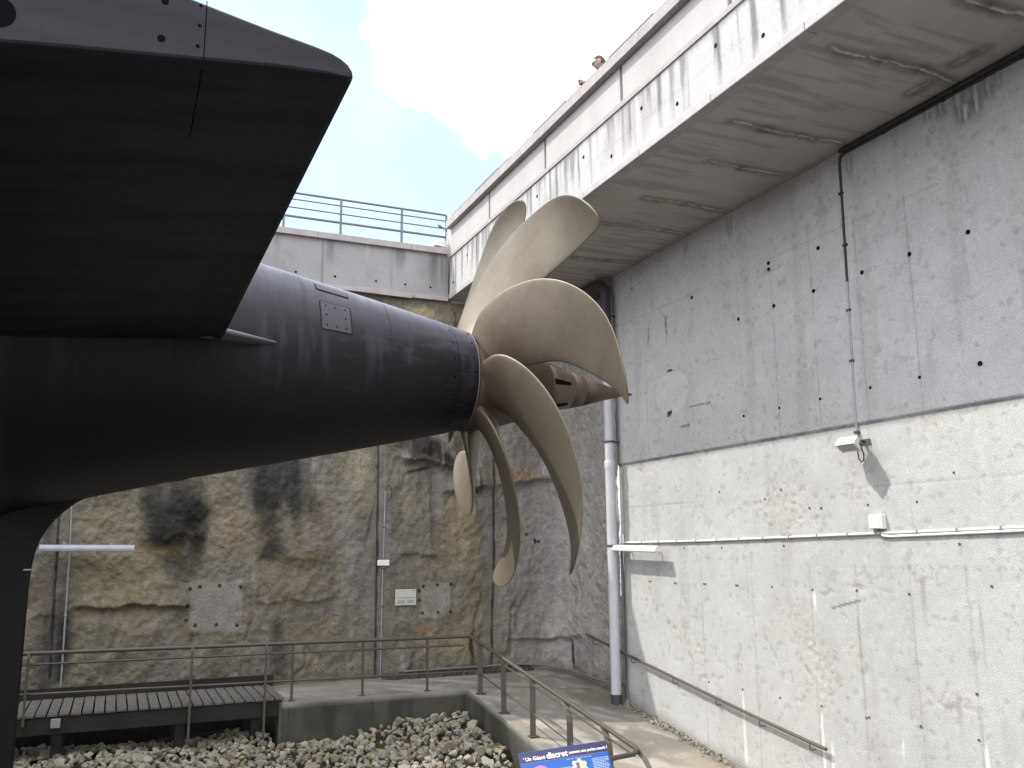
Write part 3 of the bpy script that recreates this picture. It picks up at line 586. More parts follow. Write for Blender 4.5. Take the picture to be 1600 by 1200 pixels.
# small pipe along the foot of the rock wall
b = MB(); pts = [(5.2, 17.08, -2.30), (7.6, 17.08, -2.30), (8.1, 16.92, -2.32), (8.40, 16.3, -2.38), (8.48, 15.4, -2.44), (8.50, 14.75, -2.46), (8.5, 14.52, -2.45), (8.52, 14.46, -2.38), (8.53, 14.45, -1.2), (8.53, 14.45, .05)]
b.tube(pts, .022, 8); tag(b.build('conduit', M_dullm), 'thin grey conduit along the foot of the rock wall, rising beside the downpipe', 'conduit')
b = MB(); pts = [(5.0, 17.05, -2.40), (7.7, 17.02, -2.40)]
for k in range(40):
    x = 4.9+k*.075; b.box((x, 17.07+.03*rnd.random(), -2.44+.02*rnd.random()), (.12, .2, .14), rot=Euler((rnd.random(), rnd.random(), rnd.random())))
tag(b.build('gutter_debris', mat('wet_debris', (.05, .045, .035), .95)), kind='stuff')
# crumbled mortar and grit at the foot of the right wall
b = MB()
for k in range(420):
    y = 8.5+6*rnd.random(); w = .012+.035*rnd.random()**2; x = 8.57-abs(rnd.gauss(0, .09)); z = float(ramp_z(np.array(x), np.array(y)))+w*.35+.03*float(smooth(8.3, 8.62, np.array(x)))
    b.box((x, y, z), (w*1.6, w*1.8, w*1.2), rot=Euler((rnd.random()*3, rnd.random()*3, rnd.random()*3)))
tag(b.build('grit', mat('mortar_grit', (.20, .185, .15), .95, var=.4, scale=30)), kind='stuff')

# ------------------------------------------------------------------ boardwalk
bw = thing('boardwalk', 'slatted timber boardwalk on dark posts in front of the rock wall', 'boardwalk', (1, 16, -2.9))
b = MB(); x = -5.0
while x < 2.55: b.box((x+.0675, 16.15+rnd.uniform(-.01, .01), -2.372+rnd.uniform(-.003, .003)), (.135, 1.56, .035), bev=.004); x += .157
b.build('planks', M_wood, bw)
MB().box((-1.2, 16.99, -2.29), (7.9, .06, .19)).build('kick_board', M_woodd, bw)
MB().box((-1.2, 15.43, -2.52), (7.66, .07, .24)).build('front_beam', mat('mossy_beam', (.015, .016, .011), .9, var=.4, scale=3), bw)
MB().box((-1.2, 16.7, -2.52), (7.66, .07, .24)).build('rear_beam', M_woodd, bw)
for x in (-2.4, -.62, 1.12, 2.28):
    for y in (15.72, 16.6): MB().box((x, y, -2.95), (.15, .15, .92), bev=.006).build('post', mat('grey_timber_post', (.028, .027, .025), .9, var=.3, scale=4) if (x, y) == (-2.4, 15.72) else bpy.data.materials['grey_timber_post'], bw)
MB().box((-.64, 15.37, -2.485), (.13, .06, .13), bev=.006).build('junction_box', M_galv, bw)

# left railing
rl = thing('walkway_railing', 'long taupe tube railing along the boardwalk and landing edge', 'railing', (2, 15.4, -2.4))
def ztop(x): return -1.487-.0098*x
for x, zb, yy in ((-1.07, -2.5, 15.37), (1.22, -2.93, 15.36), (2.36, -2.93, 15.36), (2.80, -2.44, 15.43), (3.98, -2.44, 15.43), (5.13, -2.44, 15.43)):
    MB().flat([(x, yy, zb), (x, yy, ztop(x)-.16), (x, yy, ztop(x)-.06), (x, yy+.02, ztop(x))], .035, .045, (1, 0, 0)).build('post', M_rail, rl)
    if zb > -2.46: MB().box((x, yy, -2.425), (.10, .10, .012)).build('foot_plate', M_rail, rl)
MB().tube([(-5, 15.43, ztop(-5)), (5.95, 15.43, ztop(5.95))], .031, 10).build('handrail', M_rail, rl)
MB().tube([(-5, 15.42, ztop(-5)-.165), (5.8, 15.42, ztop(5.95)-.145)], .018, 8).build('rail', M_rail, rl)
MB().tube([(-5, 15.42, ztop(-5)-.57), (5.3, 15.42, ztop(5.3)-.60), (5.9, 15.42, ztop(5.9)-.60)], .018, 8).build('rail', M_rail, rl)

# right railing down the ramp
rr = thing('ramp_railing', 'taupe tube railing with flat posts running down the ramp', 'railing', (5.95, 13, -2.7))
XP = 5.95
def rz(y): return -1.552-.1525*(15.43-y)
posts_y = [15.0, 13.96, 12.84, 11.62, 10.52]
for i, y in enumerate(posts_y):
    zb = float(ramp_z(np.array(XP), np.array(y))); zt = rz(y)
    if i < 3: pts = [(XP, y, zb), (XP, y, zt-.02)]
    else: pts = [(XP, y, zb), (XP, y, zt-.26), (XP, y+.02, zt-.17), (XP, y+.07, zt-.09), (XP, y+.16, zt-.01+.024)]
    MB().flat(pts, .085, .02, (.75, -.66, 0)).build('post', M_rail, rr)
    MB().box((XP, y, zb+.006), (.16, .14, .012)).build('foot_plate', M_rail, rr)
MB().tube([(XP, 15.43, rz(15.43)), (XP, 9.86, rz(9.86)), (XP-.02, 9.80, rz(9.8)-.005), (XP-.12, 9.76, rz(9.76)-.02), (XP-.62, 9.72, rz(9.72)-.04)], .030, 12).build('handrail', M_rail, rr)
MB().tube([(XP, 13.9, rz(13.9)-.10), (XP, 9.9, rz(9.9)-.10)], .013, 8).build('rail', M_rail, rr)
MB().tube([(XP-.02, 15.4, rz(15.4)-.58), (XP, 14.9, rz(14.9)-.52), (XP, 10.3, rz(10.3)-.52)], .012, 8).build('rail', M_rail, rr)
MB().flat([(XP, 9.86, rz(9.86)-.01), (XP+.02, 9.7, rz(9.86)-.10), (XP+.03, 9.56, rz(9.86)-.24), (XP+.03, 9.54, rz(9.86)-.45), (XP+.03, 9.54, -3.25)], .07, .02, (.75, -.66, 0)).build('post', M_rail, rr)
MB().tube([(XP+.03, 9.55, rz(9.86)-.20), (XP+.10, 9.45, rz(9.86)-.26), (XP+.10, 9.42, rz(9.86)-.30), (XP-.02, 9.40, rz(9.86)-.33), (XP-.62, 9.38, rz(9.86)-.36)], .016, 8).build('rail', M_rail, rr)

# ------------------------------------------------------------------ rubble bed
def bed_z(x, y): return -3.02-.10*np.clip(15.3-y, 0, 9)+.20*smooth(3.2, 5.9, x)*smooth(11.5, 15.3, y)+.13*fbm(x*.9, y*.9, 701, 3)
xs = np.arange(-7, 5.86, .15); ys = np.arange(3, 17.2, .15); ug, vg = np.meshgrid(xs, ys, indexing='ij')
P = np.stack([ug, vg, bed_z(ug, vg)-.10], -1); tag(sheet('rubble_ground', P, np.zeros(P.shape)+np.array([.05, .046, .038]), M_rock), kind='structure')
M_stone = []
for i, c_ in enumerate(((.235, .21, .155), (.285, .265, .215), (.18, .165, .13), (.27, .26, .235), (.23, .195, .135))):
    M_stone.append(mat('broken_stone', c_, .9, var=.35, scale=9, bump=.5, bscale=30, spec=.15, fine=.12))
rock_meshes = []
for i in range(16):
    bm = bmesh.new(); R_ = random.Random(100+i)
    ell = Vector((1.0, R_.uniform(.60, .95), R_.uniform(.42, .75)))
    for k in range(15):
        n = Vector((R_.gauss(0, 1), R_.gauss(0, 1), R_.gauss(0, 1))).normalized()*R_.uniform(.42, .58); bm.verts.new((n.x*ell.x, n.y*ell.y, n.z*ell.z))
    hv = bmesh.ops.convex_hull(bm, input=bm.verts[:]); bmesh.ops.delete(bm, geom=[g for g in hv['geom_interior'] if isinstance(g, bmesh.types.BMVert)], context='VERTS')
    bmesh.ops.dissolve_limit(bm, angle_limit=.22, verts=bm.verts[:], edges=bm.edges[:])
    bmesh.ops.bevel(bm, geom=bm.edges[:], offset=.022, segments=1, affect='EDGES'); bmesh.ops.triangulate(bm, faces=bm.faces[:])
    me = bpy.data.meshes.new('rock'); bm.to_mesh(me); bm.free(); me.materials.append(M_stone[i % 5]); rock_meshes.append(me)
# scatter: pick spots, then keep the 300 that show largest as things
spots = []
for k in range(6500):
    x = rnd.uniform(-2.4, 5.74); y = rnd.uniform(10.3, 16.3)
    if x > 2.55 and y > 15.22: continue
    s_ = rnd.choice((.10, .12, .13, .14, .15, .17, .20, .26))*rnd.uniform(.85, 1.15)
    if any((x-a)**2+(y-c)**2 < (.31*(s_+t))**2 for a, c, t in spots): continue
    if x+s_*.45 > 5.80 or (x > 2.5 and y+s_*.45 > 15.34): continue
    spots.append((x, y, s_))
def vis(q):
    p_ = np.array([q[0], q[1], float(bed_z(np.array(q[0]), np.array(q[1])))]); zc = p_@_f
    px, py = 800+FPX*(p_@_r2)/zc, 600-FPX*(p_@_u2)/zc
    inside = (20 < px < 830) and py < 1212
    return (0 if inside else 1, -q[2]/zc)
spots.sort(key=vis)
fill = MB()
for i, (x, y, s_) in enumerate(spots):
    z = float(bed_z(np.array(x), np.array(y)))+s_*.10; e = Euler((rnd.uniform(-.5, .5), rnd.uniform(-.5, .5), rnd.uniform(0, 6.28)))
    if i < 300:
        o = bpy.data.objects.new('rubble_rock', rock_meshes[i % 16]); C.objects.link(o); o.location = (x, y, z); o.rotation_euler = e; o.scale = (s_, s_, s_)
        tag(o, 'angular grey-beige broken rock in the rubble bed below the walkway', 'rock', 'broken rocks of the rubble bed')
    else:
        me = rock_meshes[i % 16]; Mx = Matrix.Translation((x, y, z)) @ e.to_matrix().to_4x4() @ Matrix.Scale(s_, 4)
        fill.add([Mx @ v.co for v in me.vertices], [list(p.vertices) for p in me.polygons], mi=i % 5)
for k in range(3600):                                      # small stones in the gaps
    x = rnd.uniform(-2.4, 5.74); y = rnd.uniform(10.3, 16.3)
    if x > 2.55 and y > 15.25: continue
    s_ = rnd.uniform(.05, .11); z = float(bed_z(np.array(x), np.array(y)))-.03+rnd.uniform(0, .05)
    bm = bmesh.new(); bmesh.ops.create_icosphere(bm, subdivisions=1, radius=.5); bm.verts.index_update()
    Mx = Matrix.Translation((x, y, z)) @ Euler((rnd.random()*6, rnd.random()*6, rnd.random()*6)).to_matrix().to_4x4() @ Matrix.Diagonal((s_*1.4, s_, s_*.8, 1))
    fill.add([Mx @ (v.co*rnd.uniform(.75, 1.1)) for v in bm.verts], [[w.index for w in f.verts] for f in bm.faces], mi=k % 5); bm.free()
tag(fill.build('rubble', M_stone), 'small broken stones filling the gaps of the rubble bed', 'rubble', kind='stuff')

# ------------------------------------------------------------------ the submarine
YS, ZA = 9.0, 1.812
def hull_mat(name, col, rough):
    m = mat(name, col, rough, var=.30, scale=1.6, bump=.06, bscale=9, spec=.22, fine=.12, fscale=90, stretch=(.6, 1, 2.2)); return m
M_hull = hull_mat('black_hull_paint', (.007, .0068, .0085), .42)
M_hullv = mat('faded_hull_lit_top', (.02, .02, .02), .50, var=.16, scale=1.6, bump=.05, bscale=9, spec=.25, vcol=True, fine=.10, fscale=90, stretch=(.6, 1, 2.2))
M_fin = mat('weathered_fin_paint', (.0145, .0130, .0185), .55, var=.85, scale=2.2, bump=.10, bscale=7, spec=.22, fine=.15, fscale=80, stretch=(.22, 2.5, 2.5))
M_seam = mat('seam_black', (.003, .003, .004), .9, spec=.05)
sub = thing('submarine', 'huge black submarine stern with a bronze seven-bladed propeller on the left', 'submarine', (0, YS, -3.2))
prof = [(-13, 4.2), (-10, 3.6), (-8, 3.15), (-6, 2.68), (-4, 2.2), (-2, 1.74), (-1, 1.50), (-.25, 1.325), (.62, 1.125), (1.2, 1.008), (1.78, .887), (2.19, .802), (2.5, .736), (2.83, .664), (3.1, .603), (3.2, .580), (3.35, .546)]
def smooth_prof(p, n=60):
    x = np.array([a for a, _ in p]); r = np.array([c for _, c in p]); xi = np.concatenate([np.linspace(x[0], -1, 20), np.linspace(-.9, x[-1], n)]); ri = np.interp(xi, x, r)
    k = np.array([1, 2, 3, 2, 1])/9; rp = np.convolve(np.pad(ri, 2, 'edge'), k, 'valid'); rp[-3:] = ri[-3:]; rp[:3] = ri[:3]; return list(zip(xi, rp))
HP = smooth_prof(prof)
def hull_r(x): return float(np.interp(x, [a for a, _ in HP], [c for _, c in HP]))
b = MB()
def on_hull(x, phi, lift=0.0): r = hull_r(x)+lift; return Vector((x, YS-r*math.cos(phi), ZA+r*math.sin(phi)))
def hull_n(phi): return Vector((.25, -math.cos(phi), math.sin(phi))).normalized()
for k in range(20):
    ph = math.radians(-80+k*18)
    b.disc(on_hull(3.06, ph), hull_n(ph), .010, mi=1, depth=.002); b.disc(on_hull(3.30, ph+.12), hull_n(ph), .011, mi=1, depth=.002)
b.lathe([(3.108, hull_r(3.108)-.01), (3.109, hull_r(3.109)+.0015), (3.113, hull_r(3.113)+.0015), (3.114, hull_r(3.114)-.01)], YS, ZA, 120, mi=1, caps=False)
b.lathe([(3.35, .50), (3.352, .548), (3.362, .546), (3.364, .50)], YS, ZA, 120, mi=2, caps=False)
M_pink = mat('worn_primer_edge', (.16, .10, .11), .6)
xh = np.concatenate([np.linspace(-13, -1.5, 30), np.arange(-1.5, 3.35, .022), [3.35]]); ph_ = np.linspace(-math.pi, math.pi, 361)
ug, vg = np.meshgrid(xh, ph_, indexing='ij'); rg = np.interp(ug, [a for a, _ in HP], [c for _, c in HP])
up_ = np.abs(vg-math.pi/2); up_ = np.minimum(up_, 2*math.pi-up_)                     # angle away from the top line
n1 = fbm(ug*1.3, vg*5, 801, 5, .6); n2 = fbm(ug*7, vg*7, 802, 4, .6); n3 = fbm(ug*30, vg*4, 803, 3)
cc = np.zeros(ug.shape+(3,))+np.array([.006, .0058, .0075])
dust_sheen = smooth(1.60, .0, up_+.16*n1+.04*n2); cc = lerp3(cc, (.186, .178, .230), np.clip(dust_sheen**1.6*(.9+.25*n3), 0, 1))  # pale dust plus painted light: sunlit sheen on top, dark underside
film = smooth(.10, .6, n1+.5*n2)*smooth(1.9, 1.0, up_); cc = lerp3(cc, (.055, .055, .068), .5*film)
stk = smooth(.2, .55, fbm(ug*9, vg*1.2, 807, 4, .6))*smooth(.3, .9, up_)*(1-smooth(1.4, 2.3, up_)); cc = lerp3(cc, (.032, .032, .040), .5*stk)
for xs_w in (.35, 1.48, 2.35): cc = lerp3(cc, (.004, .004, .005), .6*(1-smooth(.004, .016, np.abs(ug-xs_w+.004*n2))))
scr = smooth(.42, .5, fbm(ug*6+vg*2, vg*40, 805, 2))*smooth(.9, 1.5, up_)*(1-smooth(2.6, 3.0, up_)); cc = lerp3(cc, (.035, .032, .03), .12*scr)
cc = lerp3(cc, (.05, .035, .03), .35*smooth(.35, .6, fbm(ug*2.5, vg*14, 806, 4, .6))*smooth(2.7, 3.0, ug))
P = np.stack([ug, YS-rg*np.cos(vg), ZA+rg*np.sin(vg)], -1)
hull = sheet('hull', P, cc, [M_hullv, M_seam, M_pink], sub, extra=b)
M_panel_h = hull_mat('faded_panel_paint', (.058, .056, .068), .5)
M_pseam = mat('panel_seam', (.018, .017, .02), .8, spec=.1)
# access panels: thin plates following the hull
def hull_patch(name, x0, x1, p0, p1, lift=.006, bolts=True, seam=True):
    bb = MB(); nx_, np_ = 10, 12
    for (e, l, mi) in ((.014, .0012, 1), (0.0, lift, 0)):
        if mi == 1 and not seam: continue
        P = np.zeros((nx_+1, np_+1, 3))
        for i in range(nx_+1):
            for j in range(np_+1):
                x = x0-e+(x1-x0+2*e)*i/nx_; ph = p0-e+(p1-p0+2*e)*j/np_; P[i, j] = on_hull(x, ph, l)
        bb.grid(P, mi=mi, flip=True)
    if bolts:
        for i in range(3):
            for j in range(3):
                if i == 1 and j == 1: continue
                x = x0+.05+(x1-x0-.1)*i/2; ph = p0+.05+(p1-p0-.1)*j/2; bb.disc(on_hull(x, ph, lift), hull_n(ph), .011, mi=1, depth=.002)
    return bb.build(name, [M_panel_h, M_pseam], hull)
def hull_at(px, py):
    d = ray(px, py); best = None
    for t in np.linspace(4, 11, 1400):
        q = d*t/ np.linalg.norm(d); rr_q = math.hypot(q[1]-YS, q[2]-ZA)
        if rr_q < hull_r(q[0]): return q[0], math.atan2(q[2]-ZA, YS-q[1])
    return None
A = hull_at(500, 470); B = hull_at(549, 522)
if A and B: hull_patch('access_panel', A[0], B[0], B[1], A[1]-.01)
A = hull_at(493, 446); B = hull_at(538, 461)
if A and B: hull_patch('access_panel', A[0], B[0]+.02, A[1]-.10, A[1]+.03, lift=.010, bolts=False)
# trail of the fin root
fp0 = Vector((.42, 7.42, 1.80)); fp1 = Vector(onY(437, 536, 8.02))
b = MB(); P = []
for i in range(9):
    t = i/8; c_ = fp0.lerp(fp1, t); w = (.075*(1-t)**.7+.004); P.append([(c_.x, c_.y+.25*(1-t)+.05, c_.z+.02), (c_.x, c_.y, c_.z+w*.55), (c_.x, c_.y-w*.55, c_.z+.0), (c_.x, c_.y-w*.2, c_.z-w*.35), (c_.x, c_.y+.25*(1-t)+.05, c_.z-.03)])
b.grid(np.array(P), flip=True); b.build('root_fairing', mat('pale_grey_paint', (.11, .11, .125), .5, spec=.4), hull)
# horizontal stern plane
low = [(-5.2, 1.80), (-5.0, 1.66), (-4.2, 1.53), (-3.0, 1.49), (-2.0, 1.52), (-1.2, 1.575), (-.46, 1.657), (-.27, 1.683), (-.07, 1.707), (.18, 1.738), (.43, 1.768), (.62, 1.783), (.70, 1.785)]
upp = [(.722, 1.790), (.727, 1.805), (.724, 1.828), (.708, 1.850), (.680, 1.869), (.64, 1.886), (.57, 1.902), (.42, 1.926), (.18, 1.972), (-.46, 2.10), (-1.2, 2.20), (-2.0, 2.28), (-3.0, 2.32), (-4.2, 2.25), (-5.0, 2.0)]
sec = low+upp
YT = 3.14
b = MB(); n = len(sec); P = np.zeros((4, n+1, 3))
for i, y in enumerate((8.6, 7.4, 5.2, YT+.035)):
    for j in range(n+1): P[i, j] = (sec[j % n][0], y, sec[j % n][1])
b.grid(P, sm=False)
# rounded-over tip edge, then the flat tip face
cx, cz = -1.6, 1.85
def half_mid(x):
    lo = float(np.interp(x, [u_[0] for u_ in low], [u_[1] for u_ in low])); up = float(np.interp(x, [u_[0] for u_ in upp[::-1]], [u_[1] for u_ in upp[::-1]])); return max(.012, (up-lo)/2), (up+lo)/2
def inset(k):
    out_ = []
    for q in sec:
        h_, m_ = half_mid(q[0]); d_ = min(.018, .30*h_)*k; near_te = max(0.0, min(1.0, (q[0]-.60)/.12))
        out_.append((q[0]-.018*k*near_te, m_+(q[1]-m_)*(1-d_/h_)))
    return out_
rings = [(YT+.035*(1-math.sin(a_)), inset(1-math.cos(a_))) for a_ in (0, math.pi/6, math.pi/3, math.pi/2)]
for (ya, ra), (yb_, rb) in zip(rings[:-1], rings[1:]):
    b.add([(q[0], ya, q[1]) for q in ra]+[(q[0], yb_, q[1]) for q in rb], [[j, (j+1) % n, n+(j+1) % n, n+j] for j in range(n)], 0, True)
b.add([(q[0], YT, q[1]) for q in rings[-1][1]], [list(range(n))], 0)
for px, py, r_ in ((252, 60, .014), (312, 40, .0065), (309, 72, .007), (258, 2, .013), (314, 9, .006)):
    q = onY(px, py, YT); b.disc((q[0], YT, q[2]), (0, -1, 0), r_, mi=1, depth=.0015)
q = onY(-4, 18, YT); b.disc((q[0], YT, q[2]), (0, -1, 0), .055, mi=1, n=24, depth=.002)
b.box((.176, YT-.0006, 1.86), (.0035, .002, .235), mi=1)
b.box((.176, YT+.36, 1.7375), (.004, .60, .003), mi=1)
fin = b.build('stern_plane', [M_fin, M_seam], sub)
# a straight weld line and faded strips under the fin
b = MB()
b.build if False else None
# lower rudder with its rounded upper corner
b = MB(); pts = [(1.15, .98), (.55, .66), (.1, .58), (-.246, .50), (-.36, .43), (-.444, .354), (-.51, .285), (-.561, .212), (-.60, .14), (-.626, .072), (-.648, -.02), (-.661, -.122), (-.668, -.22), (-.671, -.31), (-.67, -.746), (-.67, -1.6), (-.67, -3.3)]
P = np.zeros((len(pts), 7, 3))
for i, (x, z) in enumerate(pts):
    e = min(1.0, max(0.0, (.5-z)/.6)); th = .035+.0*e
    P[i] = [(x-2.6, YS-.34, z+.25), (x-1.2, YS-.27, z+.12), (x-.05, YS-th, z+.003), (x, YS, z), (x-.05, YS+th, z+.003), (x-1.2, YS+.27, z+.12), (x-2.6, YS+.34, z+.25)]
b.grid(P, sm=True, flip=False)
b.box((-.69, YS-.02, -.148), (.06, .12, .012), mi=1)
b.build('rudder', [M_hull, M_galv], sub)

# propeller
def bronze(name, col, rough, metal):
    m = mat(name, col, rough, metal=metal, var=.16, scale=2.2, bump=.05, bscale=25, spec=.3, fine=.07, fscale=70); return m
M_bronze = mat('aged_bronze', (.16, .14, .106), .46, metal=.4, var=.22, scale=1.7, bump=.06, bscale=18, spec=.32, vcol=True, fine=.08, fscale=60)
M_brown = bronze('brown_bronze', (.052, .035, .024), .55, .3)
M_cone = bronze('stained_bronze', (.085, .066, .050), .5, .15)
PR = dict(phi0=2.4462, R=2.2991, P0=2.2133, P1=3.3845, s1=-.3442, s2=2.6913, s3=-1.8767, x0=3.5547, a1=.2551, a2=.7861, a3=-.5282, s4=.3184, c=[.4545, .8855, 1.0122, 1.0367, 1.1192, 1.03, .84])
ZP = 1.77
hub = MB(); hub.lathe([(3.366, .40), (3.37, .528), (3.45, .524), (3.60, .50), (3.78, .455), (4.0, .395), (4.2, .345), (4.34, .31)], YS, ZP+.01, 96)
prop = hub.build('propeller', M_brown, sub)
def blade_mesh(k):
    nt, nc = 52, 25; u = np.linspace(0, 1, nt); t = 1-(1-u)**1.7
    r = .42+(PR['R']-.42)*t; Pp = PR['P0']+(PR['P1']-PR['P0'])*t
    sk = PR['s1']*t+PR['s2']*t**2+PR['s3']*t**3+PR['s4']*t**6
    c = np.interp(t, [0, .15, .3, .45, .6, .75, .9], PR['c']); c0 = c[0]; c = np.convolve(np.pad(c, 4, 'edge'), np.ones(9)/9, 'valid'); c[0] = c0
    c = np.maximum(c*np.sqrt(np.clip(1-(np.clip(t-.84, 0, 1)/.16)**2.9, 0, 1)), .012)
    root = np.exp(-t/.10); 
    be = np.arctan(Pp/(2*math.pi*r)); xm = PR['x0']+PR['a1']*t+PR['a2']*t*t+PR['a3']*t**4
    sv = -.5*np.cos(np.linspace(0, math.pi, nc))
    T_, S_ = np.meshgrid(np.arange(nt), sv, indexing='ij')
    ph = PR['phi0']-k*2*math.pi/7-sk[:, None]+S_*(c*np.cos(be)/r)[:, None]
    x = xm[:, None]-S_*(c*np.sin(be))[:, None]
    mid = np.stack([x, YS-r[:, None]*np.cos(ph), ZP+r[:, None]*np.sin(ph)], -1)
    du = np.gradient(mid, axis=0); dv = np.gradient(mid, axis=1); nn = np.cross(du, dv); nn /= np.linalg.norm(nn, axis=-1, keepdims=True)+1e-9
    th = (.020+.065*(1-t)+.20*root)*np.minimum(1, (c/.25)**.6)
    prof_ = np.sqrt(np.clip(1-(2*np.abs(S_))**2, 0, 1))**.9
    off = (th[:, None]*prof_+.004)[..., None]*.5*2*.5
    A_, B_ = mid+nn*off, mid-nn*off
    V = np.concatenate([A_.reshape(-1, 3), B_.reshape(-1, 3)]); N = nt*nc; F = []
    for i in range(nt-1):
        for j in range(nc-1):
            a = i*nc+j; F.append([a, a+1, a+nc+1, a+nc]); F.append([N+a, N+a+nc, N+a+nc+1, N+a+1])
        a = i*nc; F.append([a, a+nc, N+a+nc, N+a]); a = i*nc+nc-1; F.append([a, N+a, N+a+nc, a+nc])
    a = (nt-1)*nc
    for j in range(nc-1): F.append([a+j, a+j+1, N+a+j+1, N+a+j])
    me = bpy.data.meshes.new('blade'); me.from_pydata(V.tolist(), [], F); me.polygons.foreach_set('use_smooth', [True]*len(F)); me.materials.append(M_bronze); me.update(); me.validate()
    Vn = V-np.array([0, YS, ZP]); rv = np.hypot(Vn[:, 1], Vn[:, 2]); q1, q2 = V[:, 0]*1.5+k*3.1, (V[:, 2]+V[:, 1]*.6)*1.5
    m1 = fbm(q1, q2, 900+k, 5, .6); m2 = fbm(q1*3, q2*7, 920+k, 4, .6); cb = np.zeros((len(V), 3))+np.array([.160, .134, .103])
    cb = lerp3(cb, (.075, .050, .033), .75*smooth(1.15, .45, rv+.35*m1)); cb = lerp3(cb, (.148, .136, .098), .35*smooth(.0, .4, m1)*smooth(1.0, 1.7, rv)); cb = lerp3(cb, (.10, .078, .055), .22*smooth(.15, .5, m2))
    ca = me.color_attributes.new('Col', 'FLOAT_COLOR', 'POINT'); ca.data.foreach_set('color', np.concatenate([cb, np.ones((len(V), 1))], 1).astype(np.float32).ravel())
    bm = bmesh.new(); bm.from_mesh(me); bmesh.ops.recalc_face_normals(bm, faces=bm.faces[:]); bm.to_mesh(me); bm.free(); return me
for k in range(7): link('blade', blade_mesh(k), prop)
cap = MB(); cap.lathe([(4.30, .27), (4.305, .305), (4.45, .268), (4.62, .222), (4.66, .214)], YS, ZP+.02, 64)
cap.lathe([(4.66, .190), (4.665, .216), (4.80, .186), (4.82, .178)], YS, ZP+.02, 64, mi=1)
cap.lathe([(4.82, .14), (4.822, .180), (5.10, .105), (5.36, .036), (5.44, .022), (5.50, .018), (5.53, .002)], YS, ZP+.02, 64)
for k in range(6):
    ph = 2*math.pi*k/6+.12; v_ = Vector((0, -math.cos(ph), math.sin(ph))); tn = Vector((0, math.sin(ph), math.cos(ph)))
    def on_cap(x, l=0): return Vector((x, YS, ZP+.02))+v_*(float(np.interp(x, [4.305, 4.45, 4.62], [.305, .268, .222]))+l)
    cap.add([on_cap(4.36, .002)+tn*.035, on_cap(4.36, .002)-tn*.035, on_cap(4.58, .003)-tn*.018, on_cap(4.60, .003), on_cap(4.58, .003)+tn*.018], [[0, 1, 2, 3, 4]], 3)
cap.build('boss_cap', [M_cone, mat('rust_brown', (.085, .055, .035), .7, var=.3), M_cone, M_seam], prop)

# ------------------------------------------------------------------ pipes, lamps and boxes on the right wall
dp = thing('downpipe', 'grey plastic downpipe in the corner with a dark elbow at the top', 'pipe', (8.37, 14.5, -2.75))
MB().tube([(8.37, 14.50, -2.66), (8.37, 14.50, 1.60)], .092, 20).build('lower_pipe', M_pvc, dp)
MB().tube([(8.37, 14.50, -2.78), (8.37, 14.50, -2.58)], .099, 20).build('foot_collar', M_pvcd, dp)
MB().tube([(8.37, 14.50, 1.44), (8.37, 14.50, 1.58), (8.37, 14.50, 1.60)], [.100, .108, .098], 20).build('joint_collar', M_pvc, dp)
MB().tube([(8.37, 14.50, 1.60), (8.37, 14.50, 3.3)], .088, 20).build('upper_pipe', M_pvc, dp)
MB().tube([(8.37, 14.50, 3.3), (8.37, 14.50, 4.80), (8.37, 14.54, 4.93), (8.37, 14.63, 5.02), (8.37, 14.78, 5.05), (8.37, 15.6, 5.05)], .10, 18).build('elbow', M_pvcd, dp)
for z in (.03, 1.95, 4.4):
    bb = MB(); bb.tube([(8.37, 14.50, z-.018), (8.37, 14.50, z+.018)], .103, 20); bb.box((8.50, 14.48, z), (.2, .03, .03)); bb.build('bracket', M_slate, dp)

c1 = MB(); c1.tube([(8.54, 2.0, 5.13), (8.54, 8.35, 5.14), (8.55, 8.45, 5.12), (8.56, 8.48, 5.03), (8.562, 8.487, 4.6), (8.562, 8.51, 3.4)], .018, 8)
c1.tube([(8.50, 2.0, 5.165), (8.50, 8.40, 5.165)], .030, 8)
for z in (4.62, 3.9): c1.box((8.562, 8.49, z), (.05, .07, .03))
for y in (4.8, 5.8, 6.8, 7.7): c1.box((8.53, y, 5.15), (.08, .04, .06))
tag(c1.build('black_cable', M_black), 'thick black cable along the soffit corner, dropping down the concrete wall', 'cable')
fl = thing('floodlight', 'small grey box floodlight on a bracket hanging from its wall conduit', 'floodlight', (8.5, 8.5, 1.25))
MB().tube([(8.56, 8.51, 3.4), (8.57, 8.56, 1.30)], .014, 8).build('conduit', M_galv, fl)
bb = MB()
for z in (3.02, 2.35, 1.42): bb.box((8.565, 8.51+(3.4-z)*.024, z), (.045, .065, .03))
bb.build('clips', M_slate, fl)
